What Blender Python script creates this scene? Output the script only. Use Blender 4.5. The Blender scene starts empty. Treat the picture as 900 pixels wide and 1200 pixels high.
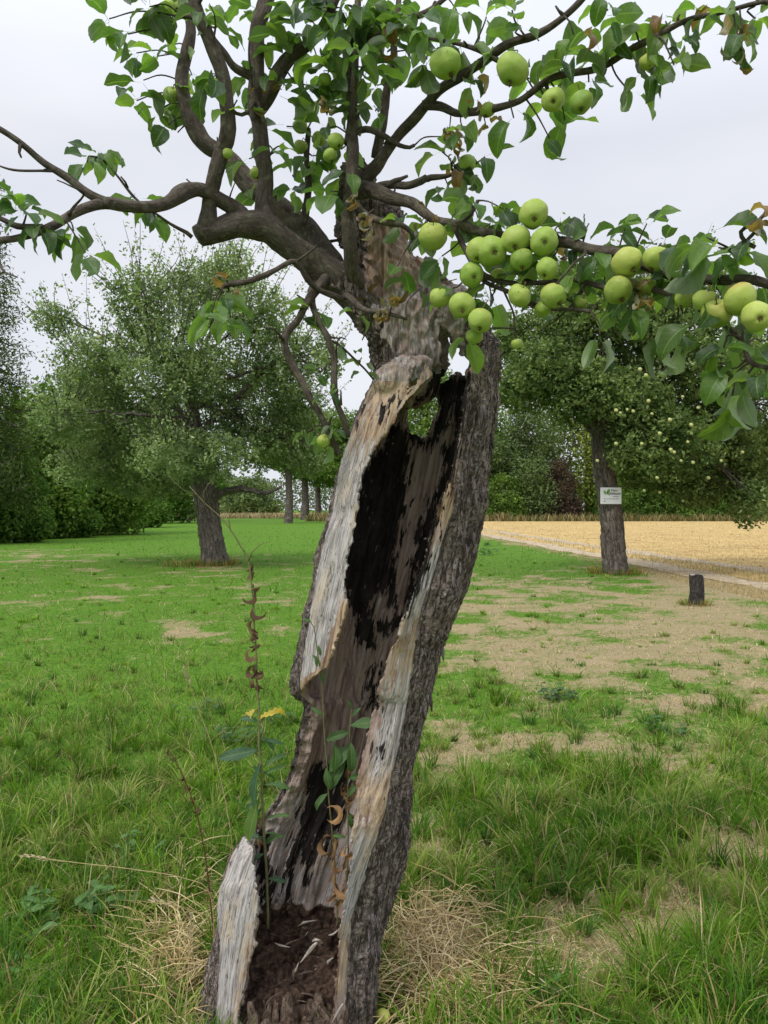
import bpy, math, random
import numpy as np
from mathutils import Vector

random.seed(5)
R = np.random.default_rng(11)
D = bpy.data
C = bpy.context.scene.collection
sc = bpy.context.scene

# ------------------------------------------------------------------ camera
FP, HV, CH = 900.0, 597.0, 1.5          # focal length and horizon row in 900x1200 pixels, eye height
cam = D.objects.new('camera', D.cameras.new('camera'))
C.objects.link(cam)
cam.location = (0, 0, CH)
cam.rotation_euler = (math.radians(90), 0, 0)
cam.data.sensor_fit = 'VERTICAL'
cam.data.sensor_height = 24
cam.data.lens = 18
cam.data.shift_y = -(600 - HV) / 1200
cam.data.clip_start = 0.05
cam.data.clip_end = 3000
sc.camera = cam

# ------------------------------------------------------------------ sky, sun, exposure
SUN_EL, SUN_AZ = math.radians(52), math.radians(-140)   # azimuth measured from +Y towards +X
CLOUD, NISH, SUNP, EXPO = 0.71, 0.06, 1.5, 0.46
w = D.worlds.new('World')
sc.world = w
w.use_nodes = True
nt = w.node_tree
nt.nodes.clear()
out = nt.nodes.new('ShaderNodeOutputWorld')
sky = nt.nodes.new('ShaderNodeTexSky')
sky.sky_type = 'NISHITA'
sky.sun_disc = False
sky.sun_elevation = SUN_EL
sky.sun_rotation = SUN_AZ
b1 = nt.nodes.new('ShaderNodeBackground')
b1.inputs[1].default_value = NISH
nt.links.new(sky.outputs[0], b1.inputs[0])
tc = nt.nodes.new('ShaderNodeTexCoord')
mp = nt.nodes.new('ShaderNodeMapping')
mp.inputs['Scale'].default_value = (1.0, 1.0, 2.6)
nt.links.new(tc.outputs['Generated'], mp.inputs[0])
nz = nt.nodes.new('ShaderNodeTexNoise')
nz.inputs['Scale'].default_value = 1.7
nz.inputs['Detail'].default_value = 5
nz.inputs['Roughness'].default_value = 0.42
nt.links.new(mp.outputs[0], nz.inputs['Vector'])
cr = nt.nodes.new('ShaderNodeValToRGB')
cr.color_ramp.elements[0].position = 0.33
cr.color_ramp.elements[0].color = (0.76, 0.80, 0.91, 1)
cr.color_ramp.elements[1].position = 0.66
cr.color_ramp.elements[1].color = (0.96, 0.975, 1.03, 1)
nt.links.new(nz.outputs['Fac'], cr.inputs[0])
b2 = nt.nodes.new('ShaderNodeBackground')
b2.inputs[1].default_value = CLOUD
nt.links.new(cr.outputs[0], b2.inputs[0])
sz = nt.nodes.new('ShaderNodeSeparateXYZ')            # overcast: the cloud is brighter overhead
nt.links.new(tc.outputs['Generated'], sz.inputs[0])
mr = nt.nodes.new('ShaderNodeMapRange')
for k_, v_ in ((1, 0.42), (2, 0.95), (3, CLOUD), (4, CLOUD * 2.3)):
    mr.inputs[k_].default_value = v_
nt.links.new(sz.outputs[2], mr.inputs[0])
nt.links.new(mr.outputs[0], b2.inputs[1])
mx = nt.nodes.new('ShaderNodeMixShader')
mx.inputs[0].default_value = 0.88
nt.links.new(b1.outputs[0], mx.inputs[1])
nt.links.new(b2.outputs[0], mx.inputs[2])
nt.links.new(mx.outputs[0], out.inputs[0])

sl = D.lights.new('sun', 'SUN')
sl.energy = SUNP
sl.angle = math.radians(18)
sl.color = (1.0, 0.96, 0.9)
sun = D.objects.new('sun', sl)
C.objects.link(sun)
sd = Vector((math.sin(SUN_AZ) * math.cos(SUN_EL), math.cos(SUN_AZ) * math.cos(SUN_EL), math.sin(SUN_EL)))
sun.rotation_euler = sd.to_track_quat('Z', 'Y').to_euler()

sc.view_settings.view_transform = 'Standard'
sc.view_settings.look = 'None'
sc.view_settings.gamma = 1
sc.view_settings.exposure = EXPO
sc.view_settings.use_curve_mapping = False
sc.cycles.use_denoising = True
sc.cycles.max_bounces = 5
sc.cycles.diffuse_bounces = 3
sc.cycles.transmission_bounces = 4
sc.cycles.glossy_bounces = 2
sc.cycles.use_adaptive_sampling = True
sc.cycles.adaptive_threshold = 0.02


# ------------------------------------------------------------------ helpers
def P(u, v, Y):
    """the point at depth Y seen at photo pixel (u, v)"""
    return np.array([(u - 450) * Y / FP, Y, CH - (v - HV) * Y / FP])


def G(u, v):
    """ground point seen at photo pixel (u, v)"""
    Y = CH * FP / max(v - HV, 0.5)
    return np.array([(u - 450) * Y / FP, Y, 0.0])


_perm = np.random.default_rng(3).permutation(256).astype(np.int32)
_perm = np.concatenate([_perm, _perm, _perm])
_gr = np.random.default_rng(4).normal(size=(256, 3)).astype(np.float32)
_gr /= np.linalg.norm(_gr, axis=1)[:, None]


def pn(p, seed=0.0):
    p = np.asarray(p, dtype=np.float32) + np.float32(seed * 17.31)
    i = np.floor(p).astype(np.int32)
    f = p - i
    i &= 255
    t = f * f * f * (f * (f * 6 - 15) + 10)
    res = 0
    for dx in (0, 1):
        wx = t[:, 0] if dx else 1 - t[:, 0]
        for dy in (0, 1):
            wy = t[:, 1] if dy else 1 - t[:, 1]
            for dz in (0, 1):
                wz = t[:, 2] if dz else 1 - t[:, 2]
                h = _perm[_perm[_perm[(i[:, 0] + dx) & 255] + ((i[:, 1] + dy) & 255)] + ((i[:, 2] + dz) & 255)]
                g = _gr[h]
                res = res + wx * wy * wz * (g[:, 0] * (f[:, 0] - dx) + g[:, 1] * (f[:, 1] - dy) + g[:, 2] * (f[:, 2] - dz))
    return res * 1.6


def fbm(p, seed=0.0, octv=4, rough=0.5):
    p = np.asarray(p, dtype=np.float32)
    s, a, tot = 0, 1.0, 0
    for o in range(octv):
        s = s + a * pn(p * (2.0 ** o), seed + o * 3.7)
        tot += a
        a *= rough
    return s / tot * 1.3


def unit(a):
    a = np.asarray(a, float)
    return a / np.maximum(np.linalg.norm(a, axis=-1, keepdims=True), 1e-9)


class Buf:
    def __init__(self):
        self.v, self.q, self.c, self.g, self.n = [], [], [], [], 0

    def add(self, verts, faces, col=None, g=None):
        verts = np.asarray(verts, np.float32).reshape(-1, 3)
        m = len(verts)
        if m == 0:
            return
        self.v.append(verts)
        for k in ((faces,) if isinstance(faces, np.ndarray) else faces):
            self.q.append(np.asarray(k, np.int64) + self.n)
        col = np.ones(3) if col is None else np.asarray(col, np.float32)
        self.c.append(np.broadcast_to(col, (m, 3)).astype(np.float32))
        self.g.append(np.broadcast_to(verts if g is None else g, (m, 3)).astype(np.float32))
        self.n += m

    def build(self, name, material, parent=None, origin=(0, 0, 0), smooth=True, extra=None):
        me = D.meshes.new(name)
        V = np.concatenate(self.v) - np.asarray(origin, np.float32)
        loops = np.concatenate([q.reshape(-1) for q in self.q]).astype(np.int32)
        sizes = np.concatenate([np.full(len(q), q.shape[1], np.int32) for q in self.q])
        starts = np.concatenate([[0], np.cumsum(sizes)[:-1]]).astype(np.int32)
        me.vertices.add(len(V))
        me.vertices.foreach_set('co', V.reshape(-1).astype(np.float32))
        me.loops.add(len(loops))
        me.loops.foreach_set('vertex_index', loops)
        me.polygons.add(len(sizes))
        me.polygons.foreach_set('loop_start', starts)
        me.polygons.foreach_set('loop_total', sizes)
        me.polygons.foreach_set('use_smooth', np.full(len(sizes), smooth, bool))
        a = me.attributes.new('col', 'FLOAT_COLOR', 'POINT')
        cc = np.concatenate(self.c)
        a.data.foreach_set('color', np.concatenate([cc, np.ones((len(cc), 1), np.float32)], 1).reshape(-1))
        a = me.attributes.new('g', 'FLOAT_VECTOR', 'POINT')
        a.data.foreach_set('vector', np.concatenate(self.g).reshape(-1))
        for k, arr in (extra or {}).items():
            a = me.attributes.new(k, 'FLOAT', 'POINT')
            a.data.foreach_set('value', np.asarray(arr, np.float32))
        me.update(calc_edges=True)
        me.materials.append(material)
        o = D.objects.new(name, me)
        C.objects.link(o)
        if parent is not None:
            o.parent = parent          # parents sit unrotated; child origins are relative to them
            o.location = np.asarray(origin, float) - np.asarray(parent['_at'])
        else:
            o.location = origin
        return o


def empty(name, loc, label=None, cat=None, group=None):
    o = D.objects.new(name, None)
    C.objects.link(o)
    o.location = loc
    o['_at'] = [float(x) for x in loc]
    o.empty_display_size = 0.1
    tag(o, label, cat, group)
    return o


def tag(o, label=None, cat=None, group=None, kind=None):
    if label: o['label'] = label
    if cat: o['category'] = cat
    if group: o['group'] = group
    if kind: o['kind'] = kind
    return o


def smooth_path(pts, step):
    """Catmull-Rom resampling of rows (x, y, z, r)"""
    p = np.asarray(pts, float)
    if len(p) < 2:
        return p
    q = np.vstack([2 * p[0] - p[1], p, 2 * p[-1] - p[-2]])
    res = []
    for i in range(1, len(q) - 2):
        a, b, c, d = q[i - 1], q[i], q[i + 1], q[i + 2]
        n = max(1, int(np.linalg.norm(c[:3] - b[:3]) / step))
        t = (np.arange(n) / n)[:, None]
        res.append(0.5 * (2 * b + (c - a) * t + (2 * a - 5 * b + 4 * c - d) * t ** 2 + (3 * b - a - 3 * c + d) * t ** 3))
    res.append(p[-1:])
    r = np.vstack(res)
    r[:, 3] = np.maximum(r[:, 3], 0.0003)
    return r


def tube(buf, pts, sides=8, step=0.03, rough=0.0, col=(1, 1, 1), wob=0.0, seed=0.0, smooth=True):
    p = smooth_path(pts, step) if smooth else np.asarray(pts, float)
    c, r = p[:, :3].copy(), p[:, 3]
    if wob:
        for k in range(3):
            c[1:-1, k] += wob * pn(np.c_[c[1:-1] * 9], seed + k * 5)
    t = np.gradient(c, axis=0)
    t = unit(t)
    ref = np.array([0.0, 0.0, 1.0]) if abs(t[0, 2]) < 0.9 else np.array([1.0, 0.0, 0.0])
    nrm = unit(np.cross(t[0], ref))
    N = [nrm]
    for i in range(1, len(c)):
        nrm = nrm - t[i] * np.dot(nrm, t[i])
        l = np.linalg.norm(nrm)
        nrm = nrm / l if l > 1e-6 else N[-1]
        N.append(nrm)
    N = np.array(N)
    B = np.cross(t, N)
    a = np.arange(sides) / sides * 2 * math.pi
    ca, sa = np.cos(a), np.sin(a)
    dirs = N[:, None, :] * ca[None, :, None] + B[:, None, :] * sa[None, :, None]
    ln = np.concatenate([[0], np.cumsum(np.linalg.norm(np.diff(c, axis=0), axis=1))])
    rr = np.repeat(r[:, None], sides, 1)
    gco = np.stack([rr * ca, rr * sa, np.repeat(ln[:, None], sides, 1) + seed * 1.7], -1)
    if rough:
        q = gco.reshape(-1, 3) * np.array([28, 28, 12])
        k = fbm(q, seed, 3).reshape(rr.shape)
        rr = rr * (1 + rough * k)
    V = c[:, None, :] + dirs * rr[:, :, None]
    n = len(c)
    i = np.arange(n - 1)[:, None] * sides
    j = np.arange(sides)[None, :]
    j2 = (j + 1) % sides
    F = np.stack([i + j, i + j2, i + sides + j2, i + sides + j], -1).reshape(-1, 4)
    caps = [np.arange(sides)[None, ::-1], (np.arange(sides) + (n - 1) * sides)[None, :]]
    buf.add(V.reshape(-1, 3), [F] + caps, col, gco.reshape(-1, 3))
    return p


PROF_APPLE = (np.array([-.28, -.02, .07, .2, .36, .52, .68, .82, .93, 1.02]),
              np.array([.022, .028, .55, .85, 1.0, 1.0, .86, .6, .3, .01]))


def leafs(buf, base, d, nrm, L, hw, bend, fold, col, prof=PROF_APPLE, ns=5, wav=0.12, seed=0, twist=0.0):
    """a batch of leaf blades with stalk, fold along the midrib, droop and waved edge"""
    base, d, nrm, col = [np.atleast_2d(np.asarray(x, float)) for x in (base, d, nrm, col)]
    N = len(base)
    L, hw, bend, fold, twist = [np.broadcast_to(np.asarray(x, float), (N,)) for x in (L, hw, bend, fold, twist)]
    d = unit(d)
    side = unit(np.cross(d, nrm))
    up = np.cross(side, d)
    T, Wd = prof
    nt_ = len(T)
    dt = np.diff(T, prepend=T[0])
    th = bend[:, None] * np.clip(T, 0, None)[None, :]
    X = T[0] + np.cumsum(np.cos(th) * dt, 1)
    X = X - X[:, :1]
    Z = -np.cumsum(np.sin(th) * dt, 1)
    S = np.linspace(-1, 1, ns)
    cen = base[:, None, :] + L[:, None, None] * (X[..., None] * d[:, None, :] + Z[..., None] * up[:, None, :])
    loc_up = np.sin(th)[..., None] * d[:, None, :] + np.cos(th)[..., None] * up[:, None, :]
    tw = twist[:, None] * T[None, :]
    sd_ = side[:, None, :] * np.cos(tw)[..., None] + loc_up * np.sin(tw)[..., None]
    lu = loc_up * np.cos(tw)[..., None] - side[:, None, :] * np.sin(tw)[..., None]
    w_ = (L * hw)[:, None] * Wd[None, :]
    rs = np.random.default_rng(seed + N)
    ph = rs.uniform(0, 6.28, (N, 1))
    wv = wav * np.sin(ph + T[None, :] * 11)
    ph2 = rs.uniform(0, 6.28, (N, 1))
    wv2 = wav * np.sin(ph2 + T[None, :] * 9)
    V = np.empty((N, nt_, ns, 3))
    for k, s in enumerate(S):
        e = np.where(s > 0, wv, wv2) * abs(s) ** 1.5
        V[:, :, k] = cen + sd_ * (s * w_ * np.cos(fold)[:, None])[..., None] + lu * (w_ * (abs(s) * np.sin(fold)[:, None] + e))[..., None]
    g = np.empty((N, nt_, ns, 3))
    g[..., 0] = S[None, None, :]
    g[..., 1] = T[None, :, None]
    g[..., 2] = rs.uniform(0, 50, (N, 1, 1))
    idx = np.arange(N * nt_ * ns).reshape(N, nt_, ns)
    F = np.stack([idx[:, :-1, :-1], idx[:, :-1, 1:], idx[:, 1:, 1:], idx[:, 1:, :-1]], -1).reshape(-1, 4)
    cc = np.broadcast_to(col[:, None, None, :], (N, nt_, ns, 3)).reshape(-1, 3)
    buf.add(V.reshape(-1, 3), F, cc, g.reshape(-1, 3))


def small_leaves(buf, pos, size, col, up_bias=0.6, asp=0.5, rng=R):
    """many little folded leaves for distant crowns: two triangles each"""
    N = len(pos)
    nrm = rng.normal(size=(N, 3))
    nrm[:, 2] += up_bias * 1.6
    nrm = unit(nrm)
    d = rng.normal(size=(N, 3))
    d = unit(d - nrm * (d * nrm).sum(1)[:, None])
    s = np.cross(d, nrm)
    size = np.broadcast_to(size, (N,))[:, None]
    a = pos - d * size * .5
    b = pos + s * size * asp * .5 - nrm * size * .05
    c = pos + d * size * .5 - nrm * size * .1
    e = pos - s * size * asp * .5 - nrm * size * .05
    mid = pos + nrm * size * .06
    V = np.stack([a, b, c, e], 1).reshape(-1, 3)
    i = np.arange(N)[:, None] * 4
    F = np.concatenate([i + np.array([[0, 1, 2]]), i + np.array([[0, 2, 3]])])
    buf.add(V, F, np.repeat(col, 4, 0))


# ------------------------------------------------------------------ materials
def new_mat(name):
    m = D.materials.new(name)
    m.use_nodes = True
    m.node_tree.nodes.clear()
    return m, m.node_tree


def nd(nt, t, inp=None, **props):
    n = nt.nodes.new(t)
    for k, v in props.items():
        setattr(n, k, v)
    for k, v in (inp or {}).items():
        if isinstance(v, bpy.types.NodeSocket):
            nt.links.new(v, n.inputs[k])
        else:
            n.inputs[k].default_value = v
    return n


def rgb(c):
    return (c[0], c[1], c[2], 1.0)


def mixc(nt, f, a, b, mode='MIX'):
    a = rgb(a) if isinstance(a, tuple) else a
    b = rgb(b) if isinstance(b, tuple) else b
    return nd(nt, 'ShaderNodeMix', {0: f, 6: a, 7: b}, data_type='RGBA', blend_type=mode).outputs[2]


def noise(nt, vec, scale, detail=3, rough=0.5, dist=0.0):
    return nd(nt, 'ShaderNodeTexNoise', {'Vector': vec, 'Scale': scale, 'Detail': detail, 'Roughness': rough, 'Distortion': dist}).outputs['Fac']


def rng_(nt, val, a, b, c=0.0, d=1.0):
    return nd(nt, 'ShaderNodeMapRange', {0: val, 1: a, 2: b, 3: c, 4: d}, interpolation_type='SMOOTHSTEP').outputs[0]


def mth(nt, op, a, b=0.0):
    return nd(nt, 'ShaderNodeMath', {0: a, 1: b}, operation=op).outputs[0]


def attr(nt, name, what='Vector'):
    return nd(nt, 'ShaderNodeAttribute', attribute_name=name).outputs[what]


def scl(nt, vec, s):
    return nd(nt, 'ShaderNodeMapping', {'Vector': vec, 'Scale': s}).outputs[0]


def finish(nt, col, rough=0.8, bump=None, bstr=0.5, bdist=0.005, spec=0.3, trans=0.0, tcol=None, sheen=0.0):
    pr = nd(nt, 'ShaderNodeBsdfPrincipled', {'Roughness': rough, 'Specular IOR Level': spec})
    if isinstance(col, tuple):
        pr.inputs['Base Color'].default_value = rgb(col)
    else:
        nt.links.new(col, pr.inputs['Base Color'])
    if bump is not None:
        bn = nd(nt, 'ShaderNodeBump', {'Height': bump, 'Strength': bstr, 'Distance': bdist})
        nt.links.new(bn.outputs[0], pr.inputs['Normal'])
    sh = pr.outputs[0]
    if trans:
        tr = nd(nt, 'ShaderNodeBsdfTranslucent', {'Color': tcol if tcol is not None else col})
        sh = nd(nt, 'ShaderNodeMixShader', {0: trans, 1: sh, 2: tr.outputs[0]}).outputs[0]
    o = nd(nt, 'ShaderNodeOutputMaterial')
    nt.links.new(sh, o.inputs[0])


def mat_leaf(name, under=(0.36, 0.42, 0.27), trans=0.3, veins=True, undermix=0.55, rough=0.42):
    m, nt = new_mat(name)
    c = attr(nt, 'col', 'Color')
    g = attr(nt, 'g')
    if veins:
        sx = nd(nt, 'ShaderNodeSeparateXYZ', {0: g})
        s, t, sd2 = sx.outputs
        ab = mth(nt, 'ABSOLUTE', s)
        mid = rng_(nt, ab, 0.03, 0.10, 1, 0)
        # side veins: stripes slanting forward from the midrib
        sv = mth(nt, 'SUBTRACT', t, mth(nt, 'MULTIPLY', ab, 0.22))
        sv = mth(nt, 'PINGPONG', mth(nt, 'MULTIPLY', sv, 7.0), 0.5)
        svm = rng_(nt, sv, 0.0, 0.11, 1, 0)
        vein = mth(nt, 'MAXIMUM', mid, mth(nt, 'MULTIPLY', svm, 0.38))
        spv = nd(nt, 'ShaderNodeCombineXYZ', {0: s, 1: mth(nt, 'MULTIPLY', t, 2.6), 2: sd2}).outputs[0]
        blot = noise(nt, spv, 2.2, 4, 0.6)
        c = mixc(nt, rng_(nt, blot, 0.35, 0.7, 0, .5), c, mixc(nt, 1.0, c, (0.55, 0.62, 0.45), 'MULTIPLY'))
        spot = rng_(nt, noise(nt, spv, 5.5, 2, 0.5), 0.70, 0.76)
        c = mixc(nt, spot, c, (0.12, 0.055, 0.02))
        c = mixc(nt, mth(nt, 'MULTIPLY', vein, 0.45), c, (0.22, 0.34, 0.10))
        bump = mth(nt, 'ADD', mth(nt, 'MULTIPLY', vein, -1.0), mth(nt, 'MULTIPLY', blot, 0.8))
    else:
        bump = None
    bf = nd(nt, 'ShaderNodeNewGeometry').outputs['Backfacing']
    cu = mixc(nt, undermix, c, under)
    c2 = mixc(nt, bf, c, cu)
    tc_ = mixc(nt, 1.0, c, (2.4, 2.6, 1.0), 'MULTIPLY')
    finish(nt, c2, rough, bump, 0.35, 0.002, 0.4, trans, tc_)
    return m


def mat_far_leaf(name, trans=0.25):
    m, nt = new_mat(name)
    c = attr(nt, 'col', 'Color')
    finish(nt, c, 0.7, None, spec=0.10, trans=trans, tcol=mixc(nt, 1.0, c, (1.7, 1.9, 0.9), 'MULTIPLY'))
    return m


def mat_bark(name, a, b, crack=(0.03, 0.024, 0.02), scale=1.0, lichen=0.0, bstr=0.9, cracks=1.0):
    m, nt = new_mat(name)
    g = attr(nt, 'g')
    g1 = scl(nt, g, (1, 1, 0.45))
    n1 = noise(nt, g1, 55 * scale, 6, 0.7, 0.8)
    n2 = noise(nt, g, 9 * scale, 4, 0.6)
    r1 = mth(nt, 'ABSOLUTE', mth(nt, 'SUBTRACT', noise(nt, scl(nt, g, (1, 1, 0.16)), 30 * scale, 4, 0.6, 0.6), .5))
    r2 = mth(nt, 'ABSOLUTE', mth(nt, 'SUBTRACT', noise(nt, scl(nt, g, (1, 1, 1.3)), 34 * scale, 3, 0.6, 0.5), .5))
    ck = mth(nt, 'MAXIMUM', rng_(nt, r1, 0.0, 0.05, 1, 0), rng_(nt, r2, 0.0, 0.022, .7, 0))
    ck = mth(nt, 'MULTIPLY', ck, cracks)
    c = mixc(nt, rng_(nt, n1, 0.3, 0.7), a, b)
    c = mixc(nt, rng_(nt, n2, 0.5, 0.75, 0, .6), c, (b[0] * 1.5, b[1] * 1.5, b[2] * 1.45))
    if lichen:
        c = mixc(nt, rng_(nt, noise(nt, g, 30 * scale, 5, 0.65), 0.54, 0.66, 0, lichen), c, (0.22, 0.23, 0.15))
    c = mixc(nt, mth(nt, 'MULTIPLY', ck, 0.75), c, crack)
    h = mth(nt, 'ADD', n1, mth(nt, 'MULTIPLY', ck, -0.7))
    finish(nt, c, 0.9, h, bstr, 0.006 / scale, 0.15)
    return m


def mat_flat(name, a, b, scale=30, rough=0.8, bstr=0.4, bdist=0.003, spec=0.2, trans=0.0):
    m, nt = new_mat(name)
    g = attr(nt, 'g')
    n = noise(nt, g, scale, 4, 0.6)
    finish(nt, mixc(nt, rng_(nt, n, .3, .7), a, b), rough, n, bstr, bdist, spec, trans)
    return m


def mat_col(name, rough=0.7, trans=0.2, spec=0.25):
    m, nt = new_mat(name)
    c = attr(nt, 'col', 'Color')
    n = noise(nt, attr(nt, 'g'), 25, 2)
    c = mixc(nt, rng_(nt, n, .3, .7, 0, .5), c, mixc(nt, 1.0, c, (0.7, 0.7, 0.7), 'MULTIPLY'))
    finish(nt, c, rough, None, spec=spec, trans=trans, tcol=c)
    return m


M_leaf = mat_leaf('apple_leaf', trans=.38)
M_weed = mat_leaf('weed_leaf', under=(0.2, 0.3, 0.16), trans=0.28, rough=0.6)
M_far = mat_far_leaf('distant_leaf')
M_limb = mat_bark('limb_bark', (0.060, 0.047, 0.037), (0.140, 0.115, 0.092), lichen=0.45, scale=1.5, bstr=0.8, cracks=.5)
M_flake = mat_bark('bark_flake', (0.11, 0.086, 0.082), (0.26, 0.22, 0.21))
M_barkfar = mat_bark('rough_bark', (0.085, 0.070, 0.060), (0.22, 0.185, 0.16), scale=0.35, lichen=0.3)
M_stump = mat_bark('stump_bark', (0.02, 0.018, 0.016), (0.09, 0.08, 0.075), scale=0.6, lichen=0.2)
M_grass = mat_col('grass_blade', 0.7, 0.38, 0.12)
M_straw = mat_col('dry_straw', 0.6, 0.15, 0.3)
M_drybrown = mat_col('dry_leaf', 0.8, 0.2, 0.15)


def mat_apple():
    m, nt = new_mat('apple_skin')
    c = attr(nt, 'col', 'Color')
    g = attr(nt, 'g')
    oi = nd(nt, 'ShaderNodeObjectInfo').outputs['Random']
    gv = nd(nt, 'ShaderNodeVectorMath', {0: g, 1: nd(nt, 'ShaderNodeCombineXYZ', {0: mth(nt, 'MULTIPLY', oi, 37.0)}).outputs[0]}, operation='ADD').outputs[0]
    n = noise(nt, gv, 38.0, 3)
    c = mixc(nt, rng_(nt, n, .4, .75, 0, .5), c, (0.42, 0.47, 0.13))
    vo = nd(nt, 'ShaderNodeTexVoronoi', {'Vector': gv, 'Scale': 260.0}).outputs['Distance']
    c = mixc(nt, rng_(nt, vo, 0.08, 0.2, .45, 0), c, (0.5, 0.55, 0.25))
    scab = rng_(nt, noise(nt, gv, 120.0, 4, .7), 0.64, 0.70)
    c = mixc(nt, scab, c, (0.10, 0.06, 0.025))
    sx = nd(nt, 'ShaderNodeSeparateXYZ', {0: g}).outputs
    ed = mth(nt, 'SQRT', mth(nt, 'ADD', mth(nt, 'MULTIPLY', sx[0], sx[0]), mth(nt, 'MULTIPLY', sx[1], sx[1])))
    c = mixc(nt, rng_(nt, ed, 0.002, 0.0065, .8, 0), c, (0.13, 0.09, 0.03))
    finish(nt, c, 0.52, mth(nt, 'ADD', n, mth(nt, 'MULTIPLY', scab, .5)), 0.25, 0.01, 0.28)
    return m


M_apple = mat_apple()


def mat_trunk():
    m, nt = new_mat('hollow_trunk_wood')
    g = attr(nt, 'g')
    bark, char, soil, pale, ora = [attr(nt, k, 'Fac') for k in ('bark', 'char', 'soil', 'pale', 'orange')]
    gf = scl(nt, g, (1, 1, 0.05))
    gm = scl(nt, g, (1, 1, 0.22))
    fib = noise(nt, gf, 170, 5, 0.6, 0.3)
    fib2 = noise(nt, gf, 55, 4, 0.6, 0.5)
    med = noise(nt, gm, 42, 5, 0.62, 0.4)
    big = noise(nt, g, 8, 4, 0.55)
    rag = noise(nt, scl(nt, g, (1, 1, 0.3)), 60, 5, 0.7, 0.5)
    # rotten inner wood: pinkish brown with fibres
    inner = mixc(nt, rng_(nt, fib2, .3, .7), (0.20, 0.135, 0.108), (0.42, 0.32, 0.27))
    inner = mixc(nt, rng_(nt, fib, .5, .8, 0, .6), inner, (0.50, 0.42, 0.36))
    inner = mixc(nt, rng_(nt, fib, .30, .42, .7, 0), inner, (0.06, 0.042, 0.034))
    # weathered wood: silver with grey streaks
    pl = mixc(nt, rng_(nt, fib, .35, .65), (0.26, 0.235, 0.225), (0.56, 0.52, 0.50))
    pl = mixc(nt, rng_(nt, fib2, .56, .75, 0, .7), pl, (0.15, 0.14, 0.14))
    pl = mixc(nt, rng_(nt, noise(nt, scl(nt, g, (1, 1, .18)), 22, 4, .6, .5), .5, .68, 0, .75), pl, (0.52, 0.42, 0.30))
    pl = mixc(nt, rng_(nt, rag, .30, .40, .6, 0), pl, (0.09, 0.07, 0.06))
    chk = mth(nt, 'ABSOLUTE', mth(nt, 'SUBTRACT', noise(nt, scl(nt, g, (1, 1, .035)), 90, 3, .6, .4), .5))
    pl = mixc(nt, rng_(nt, chk, 0.0, 0.022, .85, 0), pl, (0.05, 0.042, 0.04))
    orr = mixc(nt, rng_(nt, fib2, .35, .65), (0.16, 0.075, 0.03), (0.52, 0.39, 0.25))
    wood = mixc(nt, rng_(nt, mth(nt, 'ADD', pale, mth(nt, 'MULTIPLY', mth(nt, 'SUBTRACT', rag, .5), .9)), .4, .6), inner, pl)
    wood = mixc(nt, rng_(nt, mth(nt, 'ADD', ora, mth(nt, 'MULTIPLY', mth(nt, 'SUBTRACT', rag, .5), 1.2)), .42, .7, 0, .85), wood, orr)
    # char and rot, ragged edge drawn out along the grain
    rg2 = noise(nt, scl(nt, g, (1, 1, 0.16)), 75, 5, 0.72, 0.3)
    cf = rng_(nt, mth(nt, 'ADD', char, mth(nt, 'MULTIPLY', mth(nt, 'SUBTRACT', rg2, .5), 3.0)), .46, .54)
    flk = rng_(nt, noise(nt, scl(nt, g, (1, 1, 0.30)), 95, 3, .55), .64, .67)
    cf = mth(nt, 'MULTIPLY', cf, mth(nt, 'SUBTRACT', 1.0, mth(nt, 'MULTIPLY', flk, rng_(nt, noise(nt, g, 9, 2), .45, .6))))
    wood = mixc(nt, cf, wood, mixc(nt, rng_(nt, med, .3, .7), (0.007, 0.006, 0.006), (0.042, 0.034, 0.031)))
    # bark: plates and cracks
    n1 = noise(nt, gm, 60, 6, 0.68, 0.7)
    r1 = mth(nt, 'ABSOLUTE', mth(nt, 'SUBTRACT', noise(nt, scl(nt, g, (1, 1, 0.2)), 34, 4, 0.62, 0.7), .5))
    r2 = mth(nt, 'ABSOLUTE', mth(nt, 'SUBTRACT', noise(nt, scl(nt, g, (1, 1, 1.2)), 48, 4, 0.62, 0.6), .5))
    ck = mth(nt, 'MAXIMUM', rng_(nt, r1, 0.0, 0.045, 1, 0), rng_(nt, r2, 0.0, 0.028, .75, 0))
    bk = mixc(nt, rng_(nt, n1, .3, .7), (0.130, 0.098, 0.082), (0.31, 0.252, 0.220))
    bk = mixc(nt, rng_(nt, noise(nt, g, 26, 5, .65), .57, .68, 0, .7), bk, (0.42, 0.39, 0.37))
    bk = mixc(nt, rng_(nt, big, .55, .7, 0, .45), bk, (0.13, 0.105, 0.065))
    bk = mixc(nt, mth(nt, 'MULTIPLY', ck, .8), bk, (0.022, 0.017, 0.016))
    bf = rng_(nt, mth(nt, 'ADD', bark, mth(nt, 'MULTIPLY', mth(nt, 'SUBTRACT', rag, .5), .8)), .45, .55)
    c = mixc(nt, bf, wood, bk)
    so = noise(nt, g, 70, 6, .7)
    sl_ = mixc(nt, rng_(nt, so, .35, .75), (0.028, 0.018, 0.014), (0.135, 0.088, 0.062))
    sl_ = mixc(nt, rng_(nt, noise(nt, g, 38, 4, .6), .62, .72, 0, .8), sl_, (0.26, 0.18, 0.125))
    sf = rng_(nt, mth(nt, 'ADD', soil, mth(nt, 'MULTIPLY', mth(nt, 'SUBTRACT', rag, .5), .8)), .4, .6)
    c = mixc(nt, sf, c, sl_)
    h_w = mth(nt, 'ADD', mth(nt, 'MULTIPLY', fib, .5), mth(nt, 'ADD', mth(nt, 'MULTIPLY', fib2, .6), mth(nt, 'MULTIPLY', cf, -.45)))
    h_b = mth(nt, 'ADD', n1, mth(nt, 'MULTIPLY', ck, -.9))
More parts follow.
